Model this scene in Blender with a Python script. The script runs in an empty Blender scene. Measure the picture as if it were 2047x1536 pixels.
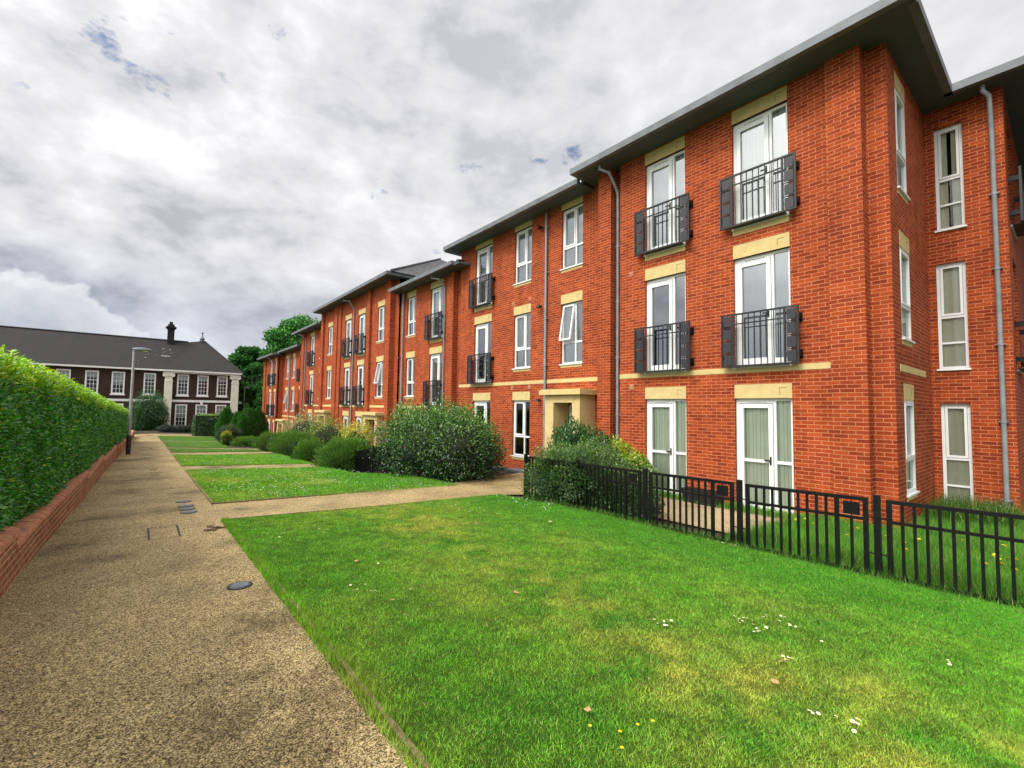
import bpy, math, random
import numpy as np
from mathutils import Vector, Matrix
rnd = random.Random(7)
rng = np.random.default_rng(11)
R_ = math.radians
scene = bpy.context.scene
COL = scene.collection

# ------------------------------------------------------------------ helpers
def ss(a, b, x):
    t = np.clip((np.asarray(x, float) - a) / (b - a), 0, 1)
    return t * t * (3 - 2 * t)

def gz(X, Y):
    """terrain height; eye level is z = 0"""
    X = np.asarray(X, float); Y = np.asarray(Y, float)
    zp = -1.6 - .022 * np.clip(Y, -30, 48)
    s = .044 - .014 * ss(2, 9, Y) + .018 * ss(13, 17, Y)
    d = s * np.clip(X - 1.05, 0, 9.5)
    e = .62 * ss(4.9, 6.8, X) * ss(13.2, 16.5, Y) * (1 - ss(40, 46, Y)) + 1.0 * ss(6.5, 9.5, X) * ss(40, 46, Y)
    return zp - d - e
def g1(x, y): return float(gz(x, y))

def vnoise(x, y, seed=0):
    x = np.asarray(x, float); y = np.asarray(y, float)
    xi = np.floor(x).astype(np.int64); yi = np.floor(y).astype(np.int64)
    fx = x - xi; fy = y - yi
    fx = fx * fx * (3 - 2 * fx); fy = fy * fy * (3 - 2 * fy)
    def h(a, b):
        n = (a * 374761393 + b * 668265263 + seed * 974634777) & 0x7fffffff
        n = ((n ^ (n >> 13)) * 1274126177) & 0x7fffffff
        return ((n ^ (n >> 16)) & 0xffff) / 65535.0
    return (h(xi, yi) * (1 - fx) + h(xi + 1, yi) * fx) * (1 - fy) + (h(xi, yi + 1) * (1 - fx) + h(xi + 1, yi + 1) * fx) * fy
def fbm(x, y, seed=0, o=4):
    v = 0; a = .5
    for i in range(o):
        v = v + a * vnoise(np.asarray(x) * 2 ** i, np.asarray(y) * 2 ** i, seed + i); a *= .5
    return v / (1 - .5 ** o)

def tag(o, label=None, cat=None, group=None, kind=None):
    if label: o['label'] = label
    if cat: o['category'] = cat
    if group: o['group'] = group
    if kind: o['kind'] = kind
    return o

def empty(name, loc=(0, 0, 0), rz=0):
    o = bpy.data.objects.new(name, None); COL.objects.link(o)
    o.location = loc; o.rotation_euler = (0, 0, rz); o.empty_display_size = .2
    return o

class MB:
    def __init__(s):
        s.v = []; s.f = []; s.uv = []; s.m = []
    def face(s, pts, mat=0, uv=None):
        b = len(s.v); s.v.extend([tuple(p) for p in pts]); s.f.append(tuple(range(b, b + len(pts)))); s.m.append(mat)
        if uv is None:
            a = Vector(pts[0]); n = (Vector(pts[1]) - a).cross(Vector(pts[2]) - a)
            ax, ay, az = abs(n.x), abs(n.y), abs(n.z)
            if az >= ax and az >= ay: uv = [(p[0], p[1]) for p in pts]
            elif ax >= ay: uv = [(p[1], p[2]) for p in pts]
            else: uv = [(p[0], p[2]) for p in pts]
        s.uv.extend(uv)
    def box(s, x0, x1, y0, y1, z0, z1, mat=0):
        if x0 > x1: x0, x1 = x1, x0
        if y0 > y1: y0, y1 = y1, y0
        if z0 > z1: z0, z1 = z1, z0
        p = [(x0, y0, z0), (x1, y0, z0), (x1, y1, z0), (x0, y1, z0), (x0, y0, z1), (x1, y0, z1), (x1, y1, z1), (x0, y1, z1)]
        for q in ((3, 2, 1, 0), (4, 5, 6, 7), (0, 1, 5, 4), (2, 3, 7, 6), (1, 2, 6, 5), (3, 0, 4, 7)):
            s.face([p[i] for i in q], mat)
        return s
    def tube(s, pts, r, n=8, mat=0, cap=True):
        pts = [Vector(p) for p in pts]; rs = r if isinstance(r, (list, tuple)) else [r] * len(pts)
        rings = []; t0 = None; ref = None
        for i, p in enumerate(pts):
            if i == 0: t = pts[1] - p
            elif i == len(pts) - 1: t = p - pts[i - 1]
            else: t = (pts[i + 1] - p).normalized() + (p - pts[i - 1]).normalized()
            t.normalize()
            if ref is None:
                ref = Vector((0, 0, 1)) if abs(t.z) < .9 else Vector((1, 0, 0))
            a = t.cross(ref)
            if a.length < 1e-4: a = t.cross(Vector((0, 1, 0)))
            a.normalize(); b = t.cross(a); ref = b.cross(t) if False else ref
            rings.append([p + rs[i] * (math.cos(2 * math.pi * k / n) * a + math.sin(2 * math.pi * k / n) * b) for k in range(n)])
        for i in range(len(rings) - 1):
            for k in range(n):
                k2 = (k + 1) % n
                s.face([rings[i][k], rings[i][k2], rings[i + 1][k2], rings[i + 1][k]], mat)
        if cap:
            s.face(rings[0][::-1], mat); s.face(rings[-1], mat)
        return s
    def lathe(s, cx, cy, prof, n=16, mat=0):
        for i in range(len(prof) - 1):
            (r0, z0), (r1, z1) = prof[i], prof[i + 1]
            for k in range(n):
                a = 2 * math.pi * k / n; b = 2 * math.pi * (k + 1) / n
                q = [(cx + r0 * math.cos(a), cy + r0 * math.sin(a), z0), (cx + r0 * math.cos(b), cy + r0 * math.sin(b), z0),
                     (cx + r1 * math.cos(b), cy + r1 * math.sin(b), z1), (cx + r1 * math.cos(a), cy + r1 * math.sin(a), z1)]
                if r0 < 1e-5: q = [q[0], q[2], q[3]]
                elif r1 < 1e-5: q = q[:3]
                s.face(q, mat)
        return s
    def mesh(s, name, mats, off=(0, 0, 0), smooth=False, merge=False):
        me = bpy.data.meshes.new(name)
        me.from_pydata([(a - off[0], b - off[1], c - off[2]) for a, b, c in s.v], [], s.f)
        for m in mats: me.materials.append(m)
        me.polygons.foreach_set('material_index', s.m)
        ul = me.uv_layers.new(name='UVMap')
        ul.data.foreach_set('uv', np.array(s.uv, dtype=np.float32).ravel())
        if merge or smooth:
            import bmesh
            bm = bmesh.new(); bm.from_mesh(me); bmesh.ops.remove_doubles(bm, verts=bm.verts, dist=1e-4); bm.to_mesh(me); bm.free()
        if smooth:
            me.polygons.foreach_set('use_smooth', [True] * len(me.polygons))
            try: me.set_sharp_from_angle(angle=R_(40))
            except Exception: pass
        me.update()
        return me
    def build(s, name, mats, parent=None, smooth=False, root=None):
        """vertices given in world coordinates; the parent is unrotated"""
        if not isinstance(mats, (list, tuple)): mats = [mats]
        off = (0, 0, 0)
        if parent is not None:
            p = parent; o = Vector((0, 0, 0))
            while p is not None: o += p.location; p = p.parent
            off = tuple(o)
        o = bpy.data.objects.new(name, s.mesh(name, mats, off, smooth)); COL.objects.link(o)
        if parent is not None: o.parent = parent
        return o

def put(name, me, parent=None, loc=(0, 0, 0), rz=0):
    o = bpy.data.objects.new(name, me); COL.objects.link(o)
    o.location = loc; o.rotation_euler = (0, 0, rz)
    if parent is not None: o.parent = parent
    return o

def np_mesh(name, V, F, mats, tint=None, per=None, smooth=False):
    """V (n,3); F (m,k) same-size faces; tint per face value (m,3)"""
    me = bpy.data.meshes.new(name)
    V = np.asarray(V, np.float32); F = np.asarray(F, np.int32); m, k = F.shape
    me.vertices.add(len(V)); me.vertices.foreach_set('co', V.ravel())
    me.loops.add(m * k); me.loops.foreach_set('vertex_index', F.ravel())
    me.polygons.add(m); me.polygons.foreach_set('loop_start', np.arange(0, m * k, k, dtype=np.int32))
    try: me.polygons.foreach_set('loop_total', np.full(m, k, dtype=np.int32))
    except Exception: pass
    for mt in (mats if isinstance(mats, (list, tuple)) else [mats]): me.materials.append(mt)
    if tint is not None:
        ca = me.color_attributes.new(name='tint', type='FLOAT_COLOR', domain='CORNER')
        c = np.ones((m, k, 4), np.float32); c[:, :, :3] = np.asarray(tint, np.float32)[:, None, :]
        ca.data.foreach_set('color', c.ravel())
    if smooth: me.polygons.foreach_set('use_smooth', [True] * m)
    me.update(calc_edges=True); me.validate()
    return me

# ------------------------------------------------------------------ materials
def mat(name):
    m = bpy.data.materials.new(name); m.use_nodes = True
    nt = m.node_tree; nt.nodes.clear()
    out = nt.nodes.new('ShaderNodeOutputMaterial'); b = nt.nodes.new('ShaderNodeBsdfPrincipled')
    nt.links.new(b.outputs[0], out.inputs[0])
    return m, nt, b
def N(nt, t, **k):
    n = nt.nodes.new(t)
    for a, v in k.items():
        if a in n.inputs: n.inputs[a].default_value = v
        else: setattr(n, a, v)
    return n
def L(nt, a, b): nt.links.new(a, b)
def ramp(nt, stops, src=None):
    r = nt.nodes.new('ShaderNodeValToRGB'); e = r.color_ramp.elements
    e[0].position, e[0].color = stops[0][0], (*stops[0][1], 1)
    e[1].position, e[1].color = stops[-1][0], (*stops[-1][1], 1)
    for p, c in stops[1:-1]:
        x = e.new(p); x.color = (*c, 1)
    if src is not None: L(nt, src, r.inputs[0])
    return r
def bump(nt, b, h, strength=.3, dist=.01):
    n = N(nt, 'ShaderNodeBump'); n.inputs['Strength'].default_value = strength; n.inputs['Distance'].default_value = dist
    L(nt, h, n.inputs['Height']); L(nt, n.outputs[0], b.inputs['Normal']); return n
def simple(name, col, rough=.6, var=.12, scale=8, metallic=0, bmp=.08, spec=.5):
    m, nt, b = mat(name)
    tc = N(nt, 'ShaderNodeTexCoord'); nz = N(nt, 'ShaderNodeTexNoise'); nz.inputs['Scale'].default_value = scale; nz.inputs['Detail'].default_value = 6
    L(nt, tc.outputs['Object'], nz.inputs['Vector'])
    c0 = tuple(max(0, c * (1 - var)) for c in col); c1 = tuple(min(1, c * (1 + var)) for c in col)
    r = ramp(nt, [(.3, c0), (.7, c1)], nz.outputs[0]); L(nt, r.outputs[0], b.inputs['Base Color'])
    b.inputs['Roughness'].default_value = rough; b.inputs['Metallic'].default_value = metallic
    b.inputs['Specular IOR Level'].default_value = spec
    if bmp: bump(nt, b, nz.outputs[0], bmp, .01)
    return m

def brick_mat(name, c1, c2, c3, mortar, bw=.225, rh=.075, ms=.0095, bstr=.7):
    m, nt, b = mat(name)
    uv = N(nt, 'ShaderNodeUVMap')
    br = N(nt, 'ShaderNodeTexBrick'); br.offset = .5
    br.inputs['Scale'].default_value = 1; br.inputs['Brick Width'].default_value = bw; br.inputs['Row Height'].default_value = rh
    br.inputs['Mortar Size'].default_value = ms; br.inputs['Mortar Smooth'].default_value = .25; br.inputs['Bias'].default_value = 0
    br.inputs['Color1'].default_value = (*c1, 1); br.inputs['Color2'].default_value = (*c2, 1); br.inputs['Mortar'].default_value = (*mortar, 1)
    # slight wobble of the joints
    nw = N(nt, 'ShaderNodeTexNoise'); nw.inputs['Scale'].default_value = 9; L(nt, uv.outputs[0], nw.inputs['Vector'])
    va = N(nt, 'ShaderNodeVectorMath', operation='MULTIPLY_ADD'); L(nt, nw.outputs['Color'], va.inputs[0]); va.inputs[1].default_value = (.006, .006, 0); L(nt, uv.outputs[0], va.inputs[2])
    L(nt, va.outputs[0], br.inputs['Vector'])
    # coarse weathering
    n1 = N(nt, 'ShaderNodeTexNoise'); n1.inputs['Scale'].default_value = .9; n1.inputs['Detail'].default_value = 5; L(nt, uv.outputs[0], n1.inputs['Vector'])
    n2 = N(nt, 'ShaderNodeTexNoise'); n2.inputs['Scale'].default_value = 60; n2.inputs['Detail'].default_value = 5; L(nt, uv.outputs[0], n2.inputs['Vector'])
    r1 = ramp(nt, [(.3, (.88, .86, .85)), (.7, (1.08, 1.07, 1.06))], n1.outputs[0])
    r2 = ramp(nt, [(.3, (.42, .38, .38)), (.5, (1, 1, 1)), (.72, (1.35, 1.32, 1.3))], n2.outputs[0])
    mx = N(nt, 'ShaderNodeMix', data_type='RGBA', blend_type='MULTIPLY'); mx.inputs[0].default_value = 1
    L(nt, br.outputs['Color'], mx.inputs[6]); L(nt, r1.outputs[0], mx.inputs[7])
    mx2 = N(nt, 'ShaderNodeMix', data_type='RGBA', blend_type='MULTIPLY'); mx2.inputs[0].default_value = .75
    L(nt, mx.outputs[2], mx2.inputs[6]); L(nt, r2.outputs[0], mx2.inputs[7])
    # odd burnt bricks: low-frequency cell pattern on brick grid
    vo = N(nt, 'ShaderNodeTexVoronoi'); vo.inputs['Scale'].default_value = 1.0
    vm = N(nt, 'ShaderNodeVectorMath', operation='MULTIPLY'); L(nt, uv.outputs[0], vm.inputs[0]); vm.inputs[1].default_value = (1 / bw * .9, 1 / rh * .9, 1)
    L(nt, vm.outputs[0], vo.inputs['Vector'])
    r3 = ramp(nt, [(.0, c3), (.22, (1, 1, 1))], vo.outputs['Color'])
    mx3 = N(nt, 'ShaderNodeMix', data_type='RGBA', blend_type='MULTIPLY'); mx3.inputs[0].default_value = .8
    L(nt, mx2.outputs[2], mx3.inputs[6]); L(nt, r3.outputs[0], mx3.inputs[7])
    n5 = N(nt, 'ShaderNodeTexNoise'); n5.inputs['Scale'].default_value = 2.2; n5.inputs['Detail'].default_value = 9; n5.inputs['Roughness'].default_value = .7
    st = N(nt, 'ShaderNodeVectorMath', operation='MULTIPLY'); L(nt, uv.outputs[0], st.inputs[0]); st.inputs[1].default_value = (1.6, .35, 1); L(nt, st.outputs[0], n5.inputs['Vector'])
    r5 = ramp(nt, [(.38, (.70, .66, .64)), (.5, (1, 1, 1)), (.66, (1.12, 1.2, 1.3))], n5.outputs[0])
    mx5 = N(nt, 'ShaderNodeMix', data_type='RGBA', blend_type='MULTIPLY'); mx5.inputs[0].default_value = .5
    L(nt, mx3.outputs[2], mx5.inputs[6]); L(nt, r5.outputs[0], mx5.inputs[7]); L(nt, mx5.outputs[2], b.inputs['Base Color'])
    b.inputs['Roughness'].default_value = .85; b.inputs['Specular IOR Level'].default_value = .2
    inv = N(nt, 'ShaderNodeMath', operation='MULTIPLY_ADD'); L(nt, br.outputs['Fac'], inv.inputs[0]); inv.inputs[1].default_value = -1; L(nt, n2.outputs[0], inv.inputs[2])
    bump(nt, b, inv.outputs[0], bstr, .008)
    return m

M = {}
M['brick'] = brick_mat('red_brick', (.42, .074, .018), (.23, .033, .010), (.55, .45, .45), (.58, .21, .095), ms=.008)
M['garden_brick'] = brick_mat('garden_brick', (.42, .16, .075), (.30, .10, .05), (.7, .6, .6), (.56, .44, .27))
M['dark_brick'] = brick_mat('dark_brown_brick', (.075, .048, .034), (.045, .030, .022), (.7, .7, .7), (.075, .05, .038), ms=.012)
M['coping'] = simple('coping_brick', (.48, .20, .10), .8, .35, 14, bmp=.4)
M['stone'] = simple('cream_stone', (.60, .47, .20), .8, .10, 5, bmp=.1)
M['stone_shadow'] = simple('painted_recess_shadow', (.20, .15, .06), .9)  # shadow inside the sunk key mark, put into the colour of thin strips
M['render'] = simple('cream_render', (.60, .47, .21), .85, .08, 3, bmp=.1)
M['white'] = simple('white_upvc', (.82, .84, .82), .35, .04, 3, bmp=0)
M['white_paint'] = simple('white_paint', (.88, .88, .85), .5, .06, 3, bmp=.05)
M['cream_paint'] = simple('cream_paint', (.82, .81, .66), .6, .07, 2, bmp=.05)
M['gutter'] = simple('grey_gutter', (.15, .165, .175), .6, .25, 2.5, bmp=.03)
M['pipe'] = simple('grey_pipe', (.26, .28, .29), .4, .18, 5, bmp=.03)
M['soffit'] = simple('grey_soffit', (.075, .098, .11), .7, .08, 2, bmp=.02)
M['rail'] = simple('black_metal', (.006, .006, .007), .42, .4, 20, bmp=.05, spec=.3)
M['balcony'] = simple('charcoal_metal', (.017, .018, .020), .42, .25, 12, bmp=.03)
M['plate'] = simple('grey_plate', (.026, .027, .030), .4, .2, 9, bmp=.05)
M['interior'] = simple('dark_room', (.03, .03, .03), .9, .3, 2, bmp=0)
M['seal'] = simple('black_seal', (.01, .01, .01), .6, 0, 1, bmp=0)
M['steel'] = simple('galvanised_steel', (.38, .40, .40), .45, .15, 12, metallic=.5, bmp=.05)
M['cover'] = simple('grey_cover_metal', (.20, .225, .25), .5, .2, 30, metallic=.3, bmp=.1)
M['timber'] = simple('timber_edging', (.20, .13, .07), .9, .35, 10, bmp=.3)
M['bark'] = simple('bark', (.10, .075, .05), .95, .4, 14, bmp=.8)
M['soil'] = simple('soil', (.045, .032, .02), .95, .4, 12, bmp=.8)
M['slab'] = simple('grey_slab', (.12, .125, .13), .8, .2, 9, bmp=.2)
M['pot'] = simple('black_plastic', (.012, .012, .013), .4, .2, 9, bmp=.02)
M['leaf_tan'] = simple('dry_leaf', (.42, .27, .12), .8, .25, 40, bmp=.1)
M['lead'] = simple('grey_lead', (.16, .17, .19), .6, .2, 4, bmp=.1)

def curtain_mat(name, c, scale, contrast=.25):
    m, nt, b = mat(name)
    tc = N(nt, 'ShaderNodeTexCoord'); w = N(nt, 'ShaderNodeTexWave', wave_type='BANDS', bands_direction='X')
    w.inputs['Scale'].default_value = scale; w.inputs['Distortion'].default_value = .5; L(nt, tc.outputs['Object'], w.inputs['Vector'])
    nz = N(nt, 'ShaderNodeTexNoise'); nz.inputs['Scale'].default_value = 1.7; L(nt, tc.outputs['Object'], nz.inputs['Vector'])
    r = ramp(nt, [(.1, tuple(x * (1 - contrast) for x in c)), (.9, c)], nz.outputs[0]); L(nt, r.outputs[0], b.inputs['Base Color'])
    b.inputs['Roughness'].default_value = .9; bump(nt, b, w.outputs[0], .15, .004)
    return m
M['blind'] = curtain_mat('pale_vertical_blind', (.86, .90, .72), 12)
M['net'] = curtain_mat('white_net_curtain', (.62, .66, .66), 9)
M['curtain'] = curtain_mat('beige_curtain', (.78, .74, .58), 7)

def glass_mat(name, base=.30, ior=2.0, tintc=(.93, .98, .97)):
    m = bpy.data.materials.new(name); m.use_nodes = True; nt = m.node_tree; nt.nodes.clear()
    out = nt.nodes.new('ShaderNodeOutputMaterial'); mix = nt.nodes.new('ShaderNodeMixShader')
    tr = nt.nodes.new('ShaderNodeBsdfTransparent'); tr.inputs[0].default_value = (*tintc, 1)
    gl = nt.nodes.new('ShaderNodeBsdfGlossy'); gl.inputs['Roughness'].default_value = .02; gl.inputs[0].default_value = (.95, .98, 1, 1)
    fr = nt.nodes.new('ShaderNodeFresnel'); fr.inputs[0].default_value = ior
    tc = N(nt, 'ShaderNodeTexCoord'); nz = N(nt, 'ShaderNodeTexNoise'); nz.inputs['Scale'].default_value = 1.5; L(nt, tc.outputs['Object'], nz.inputs['Vector'])
    bp = N(nt, 'ShaderNodeBump'); bp.inputs['Strength'].default_value = .02; bp.inputs['Distance'].default_value = .05
    L(nt, nz.outputs[0], bp.inputs['Height']); L(nt, bp.outputs[0], gl.inputs['Normal'])
    mr = N(nt, 'ShaderNodeMath', operation='ADD'); mr.use_clamp = True; L(nt, fr.outputs[0], mr.inputs[0]); mr.inputs[1].default_value = base - .11
    L(nt, mr.outputs[0], mix.inputs[0]); L(nt, tr.outputs[0], mix.inputs[1]); L(nt, gl.outputs[0], mix.inputs[2]); L(nt, mix.outputs[0], out.inputs[0])
    return m
M['glass'] = glass_mat('window_glass')
M['glass_dim'] = glass_mat('ground_window_glass', .13, 1.45)

def leaf_mat(name, rough=.42, trans=.25, spec=.5):
    m, nt, b = mat(name)
    at = N(nt, 'ShaderNodeVertexColor'); at.layer_name = 'tint'
    L(nt, at.outputs[0], b.inputs['Base Color']); b.inputs['Roughness'].default_value = rough; b.inputs['Specular IOR Level'].default_value = spec
    out = [n for n in nt.nodes if n.type == 'OUTPUT_MATERIAL'][0]
    tl = nt.nodes.new('ShaderNodeBsdfTranslucent'); hs = N(nt, 'ShaderNodeHueSaturation'); hs.inputs['Value'].default_value = 1.6; hs.inputs['Saturation'].default_value = 1.1
    L(nt, at.outputs[0], hs.inputs['Color']); L(nt, hs.outputs[0], tl.inputs[0])
    mx = nt.nodes.new('ShaderNodeMixShader'); mx.inputs[0].default_value = trans
    L(nt, b.outputs[0], mx.inputs[1]); L(nt, tl.outputs[0], mx.inputs[2]); L(nt, mx.outputs[0], out.inputs[0])
    return m
M['leaf'] = leaf_mat('leaf_glossy', .30, .25, .8)
M['leaf_matte'] = leaf_mat('leaf_matte', .65, .2, .25)
M['grass'] = leaf_mat('grass_blade', .55, .3, .3)
M['petal'] = simple('white_petal', (.85, .85, .8), .7, 0, 3, bmp=0)
M['yellow'] = simple('yellow_petal', (.85, .62, .01), .6, .1, 30, bmp=0)
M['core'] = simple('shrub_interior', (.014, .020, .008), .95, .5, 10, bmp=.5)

def lawn_ground():
    m, nt, b = mat('turf')
    at = N(nt, 'ShaderNodeVertexColor'); at.layer_name = 'tint'
    tc = N(nt, 'ShaderNodeTexCoord')
    n1 = N(nt, 'ShaderNodeTexNoise'); n1.inputs['Scale'].default_value = 55; n1.inputs['Detail'].default_value = 8; n1.inputs['Roughness'].default_value = .75; L(nt, tc.outputs['Object'], n1.inputs['Vector'])
    r = ramp(nt, [(.3, (.12, .12, .1)), (.55, (.5, .5, .45)), (.75, (.9, .9, .85))], n1.outputs[0])
    mx = N(nt, 'ShaderNodeMix', data_type='RGBA', blend_type='MULTIPLY'); mx.inputs[0].default_value = 1
    L(nt, at.outputs[0], mx.inputs[6]); L(nt, r.outputs[0], mx.inputs[7]); L(nt, mx.outputs[2], b.inputs['Base Color'])
    b.inputs['Roughness'].default_value = .95; b.inputs['Specular IOR Level'].default_value = .15
    bump(nt, b, n1.outputs[0], 1.0, .03)
    return m
M['turf'] = lawn_ground()

def path_mat(name, c0, c1, c2):
    m, nt, b = mat(name)
    tc = N(nt, 'ShaderNodeTexCoord')
    vo = N(nt, 'ShaderNodeTexVoronoi'); vo.inputs['Scale'].default_value = 165; L(nt, tc.outputs['Object'], vo.inputs['Vector'])
    vo2 = N(nt, 'ShaderNodeTexVoronoi'); vo2.inputs['Scale'].default_value = 42; L(nt, tc.outputs['Object'], vo2.inputs['Vector'])
    bw = N(nt, 'ShaderNodeSeparateColor'); L(nt, vo.outputs['Color'], bw.inputs[0])
    bw2 = N(nt, 'ShaderNodeSeparateColor'); L(nt, vo2.outputs['Color'], bw2.inputs[0])
    av = N(nt, 'ShaderNodeMath', operation='MULTIPLY_ADD'); L(nt, bw2.outputs[1], av.inputs[0]); av.inputs[1].default_value = .16
    sc = N(nt, 'ShaderNodeMath', operation='MULTIPLY'); L(nt, bw.outputs[0], sc.inputs[0]); sc.inputs[1].default_value = .84; L(nt, sc.outputs[0], av.inputs[2])
    r = ramp(nt, [(.12, tuple(x * .2 for x in c0)), (.3, c0), (.55, c1), (.9, c2)], av.outputs[0])
    nz = N(nt, 'ShaderNodeTexNoise'); nz.inputs['Scale'].default_value = .8; nz.inputs['Detail'].default_value = 8; nz.inputs['Roughness'].default_value = .65; L(nt, tc.outputs['Object'], nz.inputs['Vector'])
    r2 = ramp(nt, [(.34, (.42, .41, .36)), (.45, (.85, .85, .82)), (.56, (1.05, 1.04, 1.0)), (.68, (1.25, 1.23, 1.18))], nz.outputs[0])
    mx = N(nt, 'ShaderNodeMix', data_type='RGBA', blend_type='MULTIPLY'); mx.inputs[0].default_value = 1
    L(nt, r.outputs[0], mx.inputs[6]); L(nt, r2.outputs[0], mx.inputs[7]); L(nt, mx.outputs[2], b.inputs['Base Color'])
    b.inputs['Roughness'].default_value = .8; b.inputs['Specular IOR Level'].default_value = .3
    bump(nt, b, vo.outputs['Distance'], -.8, .006)
    return m
M['path'] = path_mat('resin_gravel', (.13, .09, .036), (.29, .21, .09), (.76, .60, .32))
M['patio'] = path_mat('patio_gravel', (.22, .16, .08), (.42, .32, .18), (.6, .5, .33))

def tile_mat(name, c0, c1, wu, wv, moss=None):
    m, nt, b = mat(name)
    uv = N(nt, 'ShaderNodeUVMap')
    br = N(nt, 'ShaderNodeTexBrick'); br.offset = .5; br.inputs['Scale'].default_value = 1; br.inputs['Brick Width'].default_value = wu; br.inputs['Row Height'].default_value = wv
    br.inputs['Mortar Size'].default_value = .012; br.inputs['Color1'].default_value = (*c0, 1); br.inputs['Color2'].default_value = (*c1, 1)
    br.inputs['Mortar'].default_value = (*[x * .35 for x in c0], 1); L(nt, uv.outputs[0], br.inputs['Vector'])
    n1 = N(nt, 'ShaderNodeTexNoise'); n1.inputs['Scale'].default_value = .7; n1.inputs['Detail'].default_value = 7; n1.inputs['Roughness'].default_value = .7; L(nt, uv.outputs[0], n1.inputs['Vector'])
    r1 = ramp(nt, [(.35, (.8, .8, .8)), (.65, (1.2, 1.15, 1.12))], n1.outputs[0])
    mx = N(nt, 'ShaderNodeMix', data_type='RGBA', blend_type='MULTIPLY'); mx.inputs[0].default_value = 1
    L(nt, br.outputs[0], mx.inputs[6]); L(nt, r1.outputs[0], mx.inputs[7]); L(nt, mx.outputs[2], b.inputs['Base Color'])
    b.inputs['Roughness'].default_value = .8; bump(nt, b, br.outputs['Fac'], -.6, .02)
    return m
M['tile'] = tile_mat('grey_roof_tile', (.060, .062, .068), (.095, .098, .104), .33, .28)
M['old_tile'] = tile_mat('brown_clay_tile', (.012, .010, .011), (.024, .019, .019), .17, .11)

# ------------------------------------------------------------------ local-frame facade parts (u right, v into wall, w up)
_cache = {}
def cached(key, fn):
    if key not in _cache: _cache[key] = fn()
    return _cache[key]
V0 = .075   # face of frames behind wall face

def rect_frame(b, u0, u1, w0, w1, t, v0, v1, m=0, bot=None):
    bt = t if bot is None else bot
    b.box(u0, u0 + t, v0, v1, w0, w1, m); b.box(u1 - t, u1, v0, v1, w0, w1, m)
    b.box(u0 + t, u1 - t, v0, v1, w0, w0 + bt, m); b.box(u0 + t, u1 - t, v0, v1, w1 - t, w1, m)

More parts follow.
